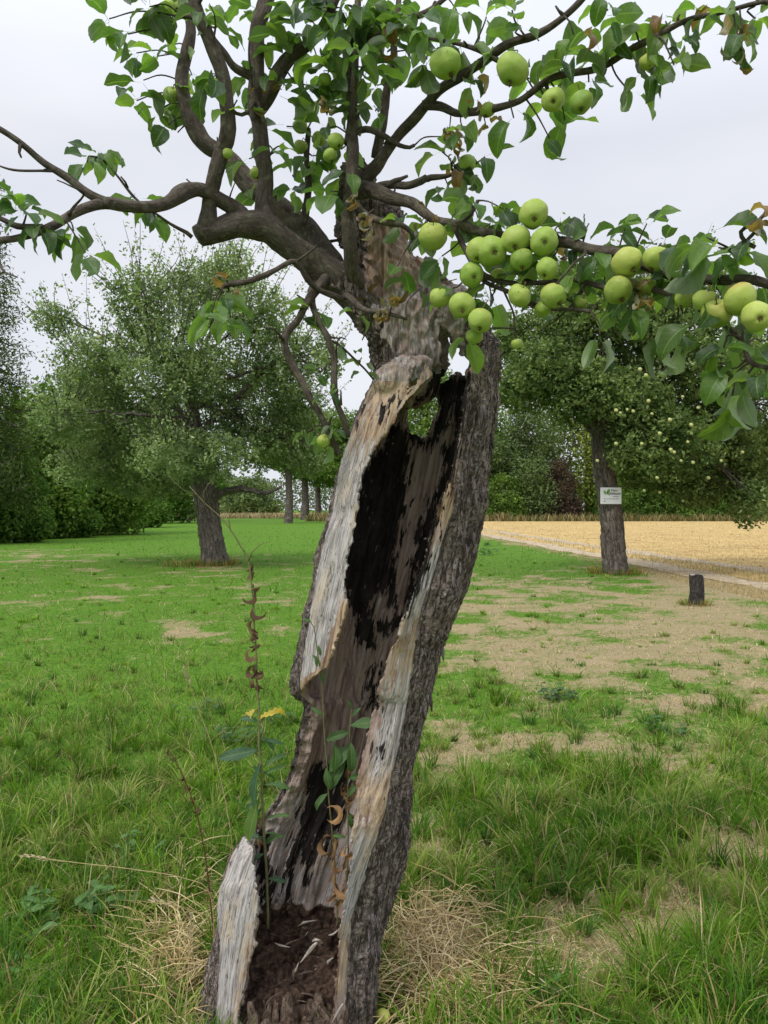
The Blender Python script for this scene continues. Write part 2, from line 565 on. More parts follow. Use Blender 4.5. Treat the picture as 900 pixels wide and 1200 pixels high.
    hh = nd(nt, 'ShaderNodeMix', {0: bf, 2: h_w, 3: h_b}, data_type='FLOAT').outputs[0]
    hh = nd(nt, 'ShaderNodeMix', {0: sf, 2: hh, 3: so}, data_type='FLOAT').outputs[0]
    finish(nt, c, 0.88, hh, 1.0, 0.007, 0.12)
    return m


M_trunk = mat_trunk()
M_rotwood = mat_bark('splintered_wood', (0.075, 0.048, 0.034), (0.22, 0.165, 0.125), crack=(0.04, .03, .02), scale=1.6)
M_pale = mat_bark('weathered_splinter', (0.38, 0.33, 0.27), (0.55, 0.5, 0.44), crack=(0.2, .17, .14), scale=1.2)


# ------------------------------------------------------------------ ground masks
DRY = [(600, 775, 75, 38, 1.0), (700, 765, 85, 30, .9), (830, 735, 95, 45, 1.0), (790, 822, 50, 13, 1.2), (850, 690, 90, 16, 1.1),
       (590, 872, 55, 18, .9), (545, 850, 35, 22, .7), (40, 650, 110, 9, .75), (215, 742, 36, 18, .8), (505, 1140, 75, 60, 1.6),
       (215, 1135, 45, 70, 1.3), (60, 1175, 60, 30, .9), (650, 1120, 70, 30, .7), (700, 690, 110, 14, .6), (610, 985, 40, 20, .5),
       (260, 664, 26, 8, 1.1), (590, 700, 60, 20, .45), (880, 800, 40, 30, .5), (820, 930, 30, 15, .4), (330, 700, 40, 12, .4),
       (420, 1180, 90, 40, .8), (740, 1090, 40, 18, .5), (560, 1050, 25, 15, .4), (100, 700, 60, 8, .25)]
LUSH = [(720, 975, 110, 50, .7), (640, 900, 60, 15, .2), (560, 960, 60, 40, .5), (150, 850, 260, 90, .7), (120, 1000, 150, 60, .6),
        (620, 655, 70, 14, .9), (250, 625, 250, 16, 1.2), (840, 1130, 70, 60, .5), (640, 1010, 80, 40, .4), (715, 680, 30, 12, .5)]


def rutx(y):
    return 8.23 - 0.0485 * np.asarray(y)


def dryness(x, y):
    x = np.asarray(x, float)
    y = np.asarray(y, float)
    yy = np.maximum(y, 0.4)
    u = 450 + x * FP / yy
    v = HV + CH * FP / yy
    p = np.c_[x, y, 0 * x]
    n = fbm(p * 0.9, 1, 3) * .6 + fbm(p * 2.2, 5, 4) * 1.2
    val = 0.18 + n * .7 + np.where(u > 460, .17 + .05 * (v > 860), -.10)
    dm = 0 * val
    for a, b, c, d, e in DRY:
        dm = np.maximum(dm, e * np.exp(-((u - a) / c) ** 2 - ((v - b) / d) ** 2))
    val = val + .50 * dm
    for a, b, c, d, e in LUSH:
        val = val - e * np.exp(-((u - a) / c) ** 2 - ((v - b) / d) ** 2)
    val = val + 0.55 * np.clip((x - (rutx(y) - 2.0)) / 1.5, 0, 1) * (y > 3)
    val = val + .14 * np.exp(-((v - 720) / 60) ** 2)
    val = np.where(v < 640, val - .25 * (x < rutx(y) - 1.5), val)
    val = val + .22 * fbm(p * 7.0, 3, 2)
    return np.clip(val, 0, .86)


def ground_z(x, y):
    x = np.asarray(x, float)
    y = np.asarray(y, float)
    fade = np.clip((14 - y) / 5, 0, 1) * np.clip((4.6 - x) / 1.0, 0, 1)
    z = .035 * pn(np.c_[x * .8, y * .8, 0 * x], 2) + .015 * pn(np.c_[x * 3, y * 3, 0 * x], 8)
    rr = np.hypot(x + .25, y - 2.25)
    return (z * np.clip((rr - .3) / .5, 0, 1) - .0) * fade


def make_ground():
    nr, nc = 560, 420
    a = np.linspace(-1, 1, nc)
    a = np.sign(a) * (0.35 * np.abs(a) + 0.65 * np.abs(a) ** 2.5) * 2.6
    Y = np.geomspace(1, 1400, nr) ** 1.0 - 1
    Yc = np.concatenate([[-40, -15, -6, -3, -1.5, -.5], Y + 0.0])
    X = a[None, :] * (np.maximum(Yc, 0)[:, None] + 4.0)
    YY = np.repeat(Yc[:, None], nc, 1)
    x, y = X.reshape(-1), YY.reshape(-1)
    z = ground_z(x, y)
    n = len(Yc)
    idx = np.arange(n * nc).reshape(n, nc)
    F = np.stack([idx[:-1, :-1], idx[:-1, 1:], idx[1:, 1:], idx[1:, :-1]], -1).reshape(-1, 4)
    b = Buf()
    b.add(np.c_[x, y, z], F)
    m, nt = new_mat('meadow_soil')
    dr = attr(nt, 'dry', 'Fac')
    g = attr(nt, 'g')
    n1 = noise(nt, g, 2.2, 5, .65)
    n2 = noise(nt, g, 14, 5, .7)
    n3 = noise(nt, g, 90, 4, .7)
    gs = scl(nt, g, (1, 1, 1))
    straw = noise(nt, gs, 160, 3, .7, 1.5)
    gr = mixc(nt, rng_(nt, n2, .3, .7), (0.060, 0.135, 0.014), (0.115, 0.235, 0.022))
    gr = mixc(nt, rng_(nt, n1, .5, .7, 0, .5), gr, (0.13, 0.22, 0.03))
    so = mixc(nt, rng_(nt, n3, .35, .7), (0.19, 0.145, 0.085), (0.46, 0.36, 0.20))
    so = mixc(nt, rng_(nt, straw, .52, .66, 0, .8), so, (0.60, 0.50, 0.30))
    so = mixc(nt, rng_(nt, n2, .25, .42, .6, 0), so, (0.14, 0.105, 0.065))
    so = mixc(nt, rng_(nt, noise(nt, g, 5, 4, .6), .42, .62, 0, .45), so, (0.20, 0.21, 0.07))
    f = rng_(nt, mth(nt, 'ADD', mth(nt, 'ADD', dr, mth(nt, 'MULTIPLY', mth(nt, 'SUBTRACT', n1, .5), .7)), mth(nt, 'MULTIPLY', mth(nt, 'SUBTRACT', n2, .5), 1.3)), .28, .80)
    c = mixc(nt, f, gr, so)
    finish(nt, c, .95, mth(nt, 'ADD', n3, mth(nt, 'MULTIPLY', n2, 2.0)), .9, .012, .1)
    o = b.build('ground', m, extra={'dry': dryness(x, y)})
    tag(o, kind='structure')


make_ground()


def strip(name, fn_l, fn_r, y0, y1, z, material, n=160, cols=14, bumpy=0.0):
    Y = np.geomspace(max(y0, 1) + 0.0, y1, n)
    t = np.linspace(0, 1, cols)
    X = fn_l(Y)[:, None] * (1 - t) + fn_r(Y)[:, None] * t
    YY = np.repeat(Y[:, None], cols, 1)
    zz = np.full(X.size, z)
    if bumpy:
        zz = zz + bumpy * (0.5 + 0.5 * pn(np.c_[X.reshape(-1) * 1.2, YY.reshape(-1) * 1.2, zz * 0], 6))
    idx = np.arange(n * cols).reshape(n, cols)
    F = np.stack([idx[:-1, :-1], idx[:-1, 1:], idx[1:, 1:], idx[1:, :-1]], -1).reshape(-1, 4)
    b = Buf()
    b.add(np.c_[X.reshape(-1), YY.reshape(-1), zz], F)
    return tag(b.build(name, material), kind='structure')


def mat_field():
    m, nt = new_mat('stubble')
    g = attr(nt, 'g')
    n1 = noise(nt, scl(nt, g, (.35, 1, 1)), .9, 5, .6)
    n2 = noise(nt, g, 7, 5, .7)
    n3 = noise(nt, g, 45, 4, .7)
    c = mixc(nt, rng_(nt, n2, .3, .7), (0.44, 0.305, 0.115), (0.66, 0.49, 0.22))
    c = mixc(nt, rng_(nt, n1, .45, .70, 0, .75), c, (0.33, 0.235, 0.11))
    rw = noise(nt, nd(nt, 'ShaderNodeMapping', {'Vector': g, 'Rotation': (0, 0, .048), 'Scale': (5.0, .12, 1)}).outputs[0], 1.0, 3, .6)
    c = mixc(nt, rng_(nt, rw, .5, .62, 0, .45), c, (0.30, 0.21, 0.10))
    c = mixc(nt, rng_(nt, n3, .56, .72, 0, .5), c, (0.26, 0.18, 0.09))
    finish(nt, c, .95, mth(nt, 'ADD', n2, n3), .8, .03, .1)
    return m


def mat_track():
    m, nt = new_mat('dirt_track')
    g = attr(nt, 'g')
    n1 = noise(nt, g, 3, 5, .65)
    n2 = noise(nt, g, 24, 4, .7)
    c = mixc(nt, rng_(nt, n1, .35, .65), (0.32, 0.25, 0.17), (0.50, 0.42, 0.31))
    c = mixc(nt, rng_(nt, noise(nt, g, 5, 4, .7), .5, .62, 0, .7), c, (0.48, 0.36, 0.17))
    c = mixc(nt, rng_(nt, n2, .55, .72, 0, .6), c, (0.19, 0.145, 0.095))
    finish(nt, c, .95, n2, .6, .02, .1)
    return m


M_field, M_track = mat_field(), mat_track()
strip('stubble_field', lambda y: rutx(y) + .35, lambda y: 0 * y + 260, 1, 97, .006, M_field, cols=60)
strip('far_stubble_field', lambda y: 0 * y - 260, lambda y: 0 * y + 40, 128, 320, .02, M_field, cols=30)
wv = lambda y, s: .05 * np.sin(y * 4.3 + s * 3) + .12 * np.sin(y * .6 + s) + .07 * np.sin(y * 1.7 + s * 2)
strip('path', lambda y: rutx(y) - .50 + wv(y, 0), lambda y: rutx(y) + .42 + wv(y, 1.1), 2, 96, .012, M_track, n=900, cols=6)
strip('path', lambda y: rutx(y) + 1.45 + wv(y, 2), lambda y: rutx(y) + 2.30 + wv(y, 3.1), 2, 96, .012, M_track, n=900, cols=6)


# ------------------------------------------------------------------ grass
def blades(buf, x, y, h, wd, lean, ldir, col, seg=3, z=None):
    N = len(x)
    z = ground_z(x, y) if z is None else z
    az = R.uniform(0, 6.283, N)
    sx, sy = np.cos(az), np.sin(az)
    V = np.empty((N, seg + 1, 2, 3))
    for k in range(seg + 1):
        t = k / seg
        off = lean * h * t ** 1.8
        zz = h * (t - .35 * np.minimum(lean, 1.6) ** 1.4 * t ** 2.6)
        cx = x + np.cos(ldir) * off
        cy = y + np.sin(ldir) * off
        w_ = wd * (1 - t ** 1.7) * .5 + .0002
        V[:, k, 0] = np.c_[cx - sx * w_, cy - sy * w_, z + zz - .005]
        V[:, k, 1] = np.c_[cx + sx * w_, cy + sy * w_, z + zz - .005]
    idx = np.arange(N * (seg + 1) * 2).reshape(N, seg + 1, 2)
    F = np.stack([idx[:, :-1, 0], idx[:, :-1, 1], idx[:, 1:, 1], idx[:, 1:, 0]], -1).reshape(-1, 4)
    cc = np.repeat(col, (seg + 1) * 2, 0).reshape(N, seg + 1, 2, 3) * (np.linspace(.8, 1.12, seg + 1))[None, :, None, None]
    buf.add(V.reshape(-1, 3), F, cc.reshape(-1, 3))


GREENS = np.array([[.085, .200, .013], [.130, .270, .018], [.185, .325, .026], [.085, .205, .030], [.290, .375, .080]])
STRAWS = np.array([[.46, .35, .15], [.60, .48, .24], [.38, .27, .12], [.66, .54, .31]])


def in_trunk(x, y):
    return (((x + .26) / .30) ** 2 + ((y - 2.25) / .25) ** 2 < 1) | (((x - .0) / .08) ** 2 + ((y - 1.95) / .36) ** 2 < 1)


def strawzone(x, y):
    yy = np.maximum(y, .4)
    u = 450 + x * FP / yy
    v = HV + CH * FP / yy
    return np.exp(-((u - 515) / 62) ** 4 - ((v - 1150) / 55) ** 4) + np.exp(-((u - 212) / 30) ** 4 - ((v - 1145) / 60) ** 4)


def scatter(n, v0, v1, power=1.0):
    v = v0 + (v1 - v0) * R.random(n) ** power
    u = R.uniform(-330, 1240, n)
    Y = CH * FP / (v - HV)
    return (u - 450) * Y / FP, Y, u, v


def make_grass():
    b = Buf()
    # carpet of short blades
    x, y, u, v = scatter(330000, 618, 1560)
    dr = dryness(x, y)
    keep = (R.random(len(x)) > dr * 1.02 - .08) & ~in_trunk(x, y) & (x < rutx(y) - .5) & (R.random(len(x)) > .8 * strawzone(x, y))
    x, y, dr, v = x[keep], y[keep], dr[keep], v[keep]
    n = len(x)
    px = y / FP
    clump = fbm(np.c_[x * 2.2, y * 2.2, 0 * x], 9, 3)
    big = fbm(np.c_[x * .7, y * .7, 0 * x], 19, 2)
    h = R.uniform(.02, .075, n) * (1 + 1.2 * np.clip(clump, -.5, .8)) * (1.15 - .6 * dr)
    h = np.where(y > 5, h * R.uniform(.6, 1.7, n), h)
    wd = np.maximum(R.uniform(.0030, .0065, n), px * .9)
    c = GREENS[R.integers(0, 5, n)] * R.uniform(.75, 1.25, (n, 1)) * (1 + .5 * big[:, None])
    dd = (R.random(n) < .10 + .10 * (big > .1) + .5 * dr)[:, None]
    c = c * (1 + .45 * np.clip(fbm(np.c_[x * 5, y * 5, 0 * x], 29, 2), -.6, 1))[:, None]
    c = np.where(dd, STRAWS[R.integers(0, 4, n)] * .85, c)
    far = np.clip((y - 9) / 14, 0, 1)[:, None]
    c = c * (1 - far) + np.array([.070, .205, .012]) * R.uniform(.8, 1.2, (n, 1)) * far * ~dd + c * far * dd
    near = y < 6.5
    for s, mk in ((3, near), (1, ~near)):
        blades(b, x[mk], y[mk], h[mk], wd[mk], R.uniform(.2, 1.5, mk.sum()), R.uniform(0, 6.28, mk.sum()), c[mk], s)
    # tufts
    nt_ = 6500
    tx, ty, tu, tv = scatter(nt_, 640, 1500, .9)
    dr = dryness(tx, ty)
    ok = (R.random(nt_) > dr * 1.08 - .08) & ~in_trunk(tx, ty) & (tx < rutx(ty) - .9) & (R.random(nt_) > .93 * strawzone(tx, ty))
    ok &= (ty < 5) | ((tu > 470) & (ty < 11)) | (R.random(nt_) < .4)
    tx, ty, tu, tv, dr = tx[ok], ty[ok], tu[ok], tv[ok], dr[ok]
    per = 30
    T = len(tx)
    tall = R.uniform(.05, .15, T) * np.where((tu > 450) & (tv > 880), 1.25, 1.0) * np.clip(1.2 - .4 * dr, .5, 1.2) * np.where(ty > 6, .6, 1)
    rad = R.uniform(.015, .05, T)
    tc_ = GREENS[R.integers(0, 5, T)] * R.uniform(.8, 1.2, (T, 1)) * (1 + .45 * np.clip((ty - 6) / 6, 0, 1))[:, None]
    a = R.uniform(0, 6.28, (T, per))
    rr = rad[:, None] * np.sqrt(R.random((T, per)))
    x = (tx[:, None] + rr * np.cos(a)).reshape(-1)
    y = (ty[:, None] + rr * np.sin(a)).reshape(-1)
    n = T * per
    h = (tall[:, None] * R.uniform(.5, 1.3, (T, per))).reshape(-1)
    lean = (R.uniform(.15, 1.4, (T, per)) * (.5 + rr / rad[:, None] * .5)).reshape(-1)
    ld = (a + R.normal(0, .5, (T, per)) + .0).reshape(-1)
    c = np.repeat(tc_, per, 0) * R.uniform(.8, 1.2, (n, 1))
    dd = R.random(n) < .10
    c[dd] = STRAWS[R.integers(0, 4, dd.sum())] * .95
    wd = np.maximum(R.uniform(.0040, .0085, n), y / FP * .9)
    kp = ~in_trunk(x, y)
    near = (y < 9) & kp
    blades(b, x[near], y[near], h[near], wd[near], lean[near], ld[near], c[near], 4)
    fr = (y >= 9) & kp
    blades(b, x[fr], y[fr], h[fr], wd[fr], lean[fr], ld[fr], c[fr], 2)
    tag(b.build('grass', M_grass), 'green meadow grass in short blades and long tufts', 'grass', kind='stuff')

    # dry thatch in the bare patches
    b = Buf()
    x, y, u, v = scatter(120000, 640, 1560)
    dr = dryness(x, y)
    keep = (R.random(len(x)) < dr * 1.0) & ~in_trunk(x, y) & (x < rutx(y) - .3)
    x, y = x[keep], y[keep]
    n = len(x)
    c = STRAWS[R.integers(0, 4, n)] * R.uniform(.8, 1.35, (n, 1))
    blades(b, x, y, R.uniform(.02, .06, n), np.maximum(R.uniform(.002, .004, n), y / FP * .8), R.uniform(.5, 1.9, n), R.uniform(0, 6.28, n), c, 2)
    for (bx, by, br_, nn_) in ((-4.62, 20.8, .42, 700), (5.4, 18.0, .36, 600), (4.87, 12.05, .13, 260), (-5.1, 20.5, .5, 300)):
        a = R.uniform(0, 6.28, nn_)
        q = br_ * (1 + np.abs(R.normal(0, .45, nn_)))
        x, y = bx + q * np.cos(a), by + q * np.sin(a)
        c = np.where(R.random((nn_, 1)) < .45, np.array([[.50, .30, .10]]), GREENS[R.integers(0, 5, nn_)]) * R.uniform(.7, 1.1, (nn_, 1))
        blades(b, x, y, R.uniform(.06, .26, nn_) * (.6 if br_ < .2 else 1), np.full(nn_, y[0] / FP * .8), R.uniform(.1, .9, nn_), a, c, 2)
    # stubble and rough yellow grass by the track and on the field
    v = R.uniform(612, 720, 85000)
    u = R.uniform(520, 1500, 85000)
    y = CH * FP / (v - HV)
    x = (u - 450) * y / FP
    k = (x > rutx(y) + .38) & ((x < rutx(y) + 1.6) | (x > rutx(y) + 2.1) | (R.random(len(x)) < .2)) & (y < 96)
    k |= (x > rutx(y) - 1.4) & (x < rutx(y) - .40)
    k |= (x > rutx(y) - .6) & (x < rutx(y) + .4) & (R.random(len(x)) < .14)
    x, y = x[k], y[k]
    n = len(x)
    edge = np.abs(x - rutx(y) - .9) < .9
    c = np.where((R.random(n) < .12)[:, None] & edge[:, None], GREENS[R.integers(0, 5, n)], np.array([[.56, .42, .19]]) * R.uniform(.65, 1.1, (n, 1)))
    blades(b, x, y, R.uniform(.04, .11, n) * np.where(edge, 1.5, 1), np.maximum(.004, y / FP * .7), R.uniform(.1, .9, n), R.uniform(0, 6.28, n), c, 1)
    tag(b.build('dry_grass', M_straw), 'dry yellow stubble and thatch in bare patches and field', 'dry grass', kind='stuff')

    # rough grass bank beyond the field and beyond the meadow
    b = Buf()
    n = 26000
    x = R.uniform(-10, 110, n)
    y = R.uniform(96, 106, n)
    c = np.where(R.random((n, 1)) < .5, np.array([[.15, .17, .05]]), np.array([[.40, .31, .13]])) * R.uniform(.6, 1.1, (n, 1))
    blades(b, x, y, R.uniform(.4, 1.3, n) * (1 + .5 * pn(np.c_[x * .3, y * .3, 0 * x])), R.uniform(.1, .22, n), R.uniform(.1, .7, n), R.uniform(0, 6.28, n), c, 2)
    n = 9000
    x = R.uniform(-80, 0, n)
    y = R.uniform(126, 140, n)
    c = np.array([[.44, .36, .19]]) * R.uniform(.6, 1.15, (n, 1))
    blades(b, x, y, R.uniform(.4, 1.2, n), R.uniform(.12, .3, n), R.uniform(.1, .7, n), R.uniform(0, 6.28, n), c, 2)
    tag(b.build('tall_grass', M_straw), 'tall rough yellow-green grass along the far field edge', 'tall grass', kind='stuff')


make_grass()


# ------------------------------------------------------------------ distant trees
def blob_points(c, r, n, rng=R, thr=-.12, freq=None):
    p = rng.normal(size=(int(n * 1.9), 3))
    p = unit(p) * (rng.random((len(p), 1)) ** .42)
    p = p * r + c
    f = freq or 4.6 / max(r)
    nn = fbm(p * f, 31, 3) - .55 * np.clip(np.linalg.norm((p - c) / r, axis=1) - .72, 0, 1)
    p = p[nn > thr]
    return p[:n]


def tree(name, label, base, trunk, blobs, n_leaf, leaf, cols, shoots=0, group=None, cat='tree', tr_sides=14, gap=-.12, limbs=True, barkmat=None, droop=0.3, apples=0):
    """trunk: rows x,y,z,r ; blobs: rows cx,cy,cz,rx,ry,rz"""
    root = empty(name, base, label, cat, group)
    barkmat = barkmat or M_barkfar
    tb = Buf()
    tp = tube(tb, trunk, tr_sides, .08, rough=.11, wob=.025, seed=R.integers(1, 99))
    tb.build('trunk', barkmat, root, base)
    br, cr_ = Buf(), Buf()
    blobs = np.asarray(blobs, float)
    vol = blobs[:, 3] * blobs[:, 4] * blobs[:, 5]
    share = vol ** .75
    share = share / share.sum()
    top = tp[-1]
    allp = []
    for (cx, cy, cz, rx, ry, rz), s in zip(blobs, share):
        c = np.array([cx, cy, cz])
        r = np.array([rx, ry, rz])
        if limbs:
            i = int(len(tp) * R.uniform(.6, .99))
            st = tp[min(i, len(tp) - 1)]
            mid = st[:3] * .5 + c * .5 + np.array([0, 0, R.uniform(-.1, .35) * rz]) + R.normal(0, .12, 3) * rx
            r0 = st[3] * .45
            path = tube(br, [list(st[:3]) + [r0], list(mid) + [r0 * .6], list(c + r * [0, 0, .3]) + [r0 * .25]], 6, .15, rough=.2, wob=.10, seed=R.integers(1, 99))
            for k in range(7):
                q = path[int(len(path) * R.uniform(.45, .98))]
                e = c + unit(R.normal(size=3)) * r * R.uniform(.7, 1.05)
                m_ = (q[:3] + e) / 2 + R.normal(0, .1, 3) * rx
                tube(br, [list(q[:3]) + [max(q[3] * .5, .012)], list(m_) + [.012], list(e) + [.004]], 4, .25)
        n = int(n_leaf * s)
        p = blob_points(c, r, n, thr=gap)
        allp.append(p)
    P_ = np.concatenate(allp)
    for k in range(shoots):
        bl = blobs[R.choice(len(blobs), p=share)]
        dr_ = unit(R.normal(size=3) * [1, 1, .3] + [0, 0, .9])
        st = bl[:3] + dr_ * bl[3:] * .7
        ln = R.uniform(.5, 1.3) * min(bl[3:].mean(), 1.4) * .9
        en = st + (dr_ + np.array([0, 0, .5])) * ln
        tube(br, [list(st) + [.012], list((st + en) / 2 + R.normal(0, .06, 3)) + [.008], list(en) + [.003]], 4, .2)
        m_ = int(ln * 38)
        t = R.random((m_, 1))
        P_ = np.concatenate([P_, st + (en - st) * t + R.normal(0, .07, (m_, 3))])
    nn = fbm(P_ * .9, 41, 3)
    n2 = R.random(len(P_))
    cols = np.asarray(cols)
    f = np.clip(.5 + nn * .8 + .9 * fbm(P_ * 2.6, 43, 2) + (n2 - .5) * .4, 0, 1)[:, None]
    cl = cols[0] * (1 - f) + cols[1] * f
    cl = cl * R.uniform(.75, 1.3, (len(P_), 1))
    hi = R.random(len(P_)) < .06
    cl[hi] = cl[hi] * 1.5 + .02
    small_leaves(cr_, P_, leaf * R.uniform(.7, 1.3, len(P_)), cl, .55, .55)
    if br.n:
        br.build('branches', barkmat, root, base)
    cr_.build('crown', M_far, root, base)
    return root, P_


def uvb(lst, Y, dy=1.0, dd=0.5):
    """crown lobes given by where they show in the photo; each gets its own depth"""
    res = []
    for (u, v, ru, rv) in lst:
        yy = Y + R.uniform(-1, 1) * dy
        p = P(u, v, yy)
        k = yy / FP
        res.append([p[0], p[1], p[2], ru * k, (ru + rv) / 2 * k * 1.1 + dd * .3, rv * k])
    return res


# left apple tree
YL = 20.8
bl = uvb([(235, 345, 52, 38), (165, 355, 40, 42), (295, 370, 50, 42), (335, 430, 46, 48), (115, 430, 50, 45), (200, 425, 70, 55),
          (270, 465, 75, 55), (150, 500, 85, 45), (75, 490, 42, 34), (62, 375, 26, 22), (272, 318, 34, 26), (385, 420, 22, 30), (225, 535, 80, 34), (310, 520, 62, 34), (352, 490, 36, 40),
          (110, 548, 58, 28), (360, 540, 26, 22), (180, 570, 60, 18)], YL, 1.6)
g0 = G(250, 662)
trunkL = [list(P(254, 668, YL)) + [.42], list(P(250, 645, YL)) + [.34], list(P(243, 600, YL)) + [.31], list(P(238, 560, YL)) + [.30], list(P(232, 520, YL + .2)) + [.22], list(P(225, 470, YL + .3)) + [.15], list(P(222, 410, YL + .3)) + [.09]]
treeL, _ = tree('apple_tree', 'large round-crowned apple tree standing in the meadow left of the hollow trunk', (g0[0], YL, 0), trunkL, bl, 100000, .095,
                [(.095, .145, .055), (.270, .340, .155)], shoots=420, gap=-.03)
b = Buf()
tube(b, [list(P(246, 588, YL)) + [.13], list(P(262, 577, YL - .3)) + [.10], list(P(285, 573, YL - .6)) + [.08], list(P(310, 578, YL - .8)) + [.06], list(P(330, 570, YL - .9)) + [.03]], 8, .1, .2, wob=.05)
b.build('low_branch', M_barkfar, treeL, treeL['_at'])

# right apple tree with the sign
YR = 18.0
bl = uvb([(700, 375, 66, 42), (640, 400, 52, 42), (615, 455, 38, 34), (770, 400, 72, 50), (845, 430, 56, 52), (905, 430, 46, 56), (780, 480, 74, 56),
          (850, 515, 52, 52), (765, 545, 56, 34), (815, 572, 44, 26), (878, 588, 22, 34), (872, 560, 30, 40), (690, 330, 60, 34), (800, 345, 70, 36),
          (720, 455, 36, 40), (660, 350, 50, 34), (935, 500, 40, 50), (595, 400, 28, 36), (655, 440, 44, 40), (600, 455, 26, 26)], YR, 1.3)
bl += [[*P(695, 455, 16.9), .95, .8, .75], [*P(668, 480, 17.2), .6, .6, .5], [*P(745, 470, 16.9), .9, .8, .8], [*P(640, 430, 17.0), .9, .8, .7], [*P(735, 525, 17.0), .55, .5, .6], [*P(790, 520, 16.6), 1.1, .8, .9]]
g0 = G(720, 672)
trunkR = [list(P(722, 679, YR)) + [.36], list(P(720, 660, YR)) + [.29], list(P(716, 600, YR)) + [.265], list(P(708, 555, YR)) + [.25], list(P(704, 505, YR)) + [.22], list(P(708, 470, YR)) + [.19], list(P(702, 445, YR)) + [.16], list(P(690, 425, YR)) + [.13], list(P(676, 412, YR)) + [.1]]
treeR, PR = tree('apple_tree', 'dark apple tree full of small apples with a white sign on its trunk', (g0[0], YR, 0), trunkR, bl, 135000, .100,
                 [(.055, .095, .026), (.195, .260, .090)], shoots=60, gap=-.03)
b = Buf()
tube(b, [list(P(704, 470, YR)) + [.17], list(P(694, 458, YR)) + [.14], list(P(680, 459, YR)) + [.12]], 10, .06, .15)
tube(b, [list(P(706, 480, YR)) + [.15], list(P(712, 445, YR)) + [.12], list(P(700, 428, YR)) + [.10], list(P(672, 424, YR - .3)) + [.05], list(P(640, 430, YR - .5)) + [.03]], 8, .08, .15, wob=.05)
b.build('sawn_limb', M_barkfar, treeR, treeR['_at'])

# far orchard trees and hedges
DK = [(.052, .110, .020), (.125, .210, .042)]
MD = [(.072, .140, .022), (.175, .265, .055)]
LT = [(.090, .165, .028), (.210, .300, .075)]
YG = [(.095, .150, .022), (.220, .275, .060)]
GY = [(.075, .120, .040), (.165, .225, .090)]
PU = [(.060, .045, .034), (.125, .090, .065)]


def simple_tree(u, vtop, Y, hw, label, cols, n, leaf, trunkshow=.2, group=None, name='broadleaf_tree', cat='tree', tr=None, low=0.0, shoots=0):
    x = (u - 450) * Y / FP
    ht = CH + (HV - vtop) * Y / FP
    rw = hw * Y / FP
    b0 = ht * trunkshow
    bl = []
    nb = 9
    for k in range(nb):
        a = k * 2.4
        t = (k + .5) / nb
        cz = b0 + (ht - b0) * (.18 + .66 * t)
        rad = rw * (1 - .55 * t ** 2)
        off = rad * .5
        bl.append([x + math.cos(a) * off, Y + math.sin(a) * off * .8, cz + R.uniform(-.05, .05) * ht, rad * R.uniform(.45, .62), rad * .55, (ht - b0) * R.uniform(.15, .22)])
    tr = tr or ht * .028
    tk = [[x, Y, -.1, tr * 1.2], [x + .1, Y, b0 * .6, tr], [x - .05, Y, b0 + .3 * (ht - b0), tr * .7], [x, Y, ht * .75, tr * .25]]
    if low:
        for k in range(5):
            a = k * 1.26
            bl.append([x + math.cos(a) * rw * .55, Y + math.sin(a) * rw * .4, ht * .16, rw * .5, rw * .5, ht * .17])
    tree(name, label, (x, Y, 0), tk, bl, int(n * 1.7), leaf * 1.4, cols, group=group, cat=cat, tr_sides=8, gap=-.2, shoots=shoots)


simple_tree(105, 405, 46, 78, 'light green bushy tree rising behind the left end of the hedge', MD, 22000, .17, .08, low=1, shoots=20)
simple_tree(35, 425, 40, 66, 'mid green tree at the left edge below the spruce', MD, 18000, .16, .06, low=1)
simple_tree(-60, 440, 37, 70, 'dark tree partly beyond the left edge of the view', DK, 9000, .16, .06, low=1)
simple_tree(10, 505, 35, 52, 'low dark shrub at the left edge of the meadow', DK, 13000, .13, .0, name='hedge_shrub', cat='shrub', low=1)
simple_tree(68, 520, 41, 50, 'low dense shrub in front of the light green bushy tree', DK, 12000, .14, .0, name='hedge_shrub', cat='shrub', low=1)
simple_tree(118, 540, 52, 40, 'yellowish green shrub with arching twigs in the left hedge', YG, 11000, .15, .0, name='hedge_shrub', cat='shrub', low=1, shoots=14)
simple_tree(158, 520, 64, 38, 'dark shrub next right of the yellowish arching one', DK, 9000, .2, .0, name='hedge_shrub', cat='shrub', low=1)
simple_tree(185, 455, 84, 52, 'dark hedge tree behind the trunk of the left apple tree', DK, 12000, .28, .1, low=1)
simple_tree(222, 490, 100, 44, 'dark far tree with a thin trunk just left of the left apple trunk', DK, 8000, .3, .2)
simple_tree(292, 552, 150, 40, 'small pale far tree seen under the low branch of the left apple tree', GY, 5500, .4, .05, low=1)
simple_tree(255, 545, 160, 36, 'hazy green far tree behind the left apple trunk', GY, 5000, .4, .05, low=1)
simple_tree(-190, 450, 44, 80, 'light green tree well beyond the left edge of the view', MD, 8000, .2, .08, low=1)
ORCH = 'orchard trees in a row far behind the meadow'
simple_tree(338, 462, 84, 52, 'nearest orchard tree of the far row, with the thickest trunk', MD, 15000, .22, .30, ORCH, 'orchard_tree', tr=.42)
simple_tree(357, 490, 112, 42, 'second orchard tree of the far row, just right of the thickest trunk', MD, 9000, .3, .28, ORCH, 'orchard_tree', tr=.55)
simple_tree(372, 480, 122, 42, 'third orchard tree of the far row, nearest the hollow trunk', LT, 10000, .3, .28, ORCH, 'orchard_tree', tr=.45)
simple_tree(405, 470, 118, 46, 'orchard tree of the far row mostly hidden by the hollow trunk', MD, 9000, .3, .2, ORCH, 'orchard_tree', tr=.4)
simple_tree(455, 460, 108, 52, 'far tree hidden behind the middle of the hollow trunk', LT, 9000, .34, .1, low=1)
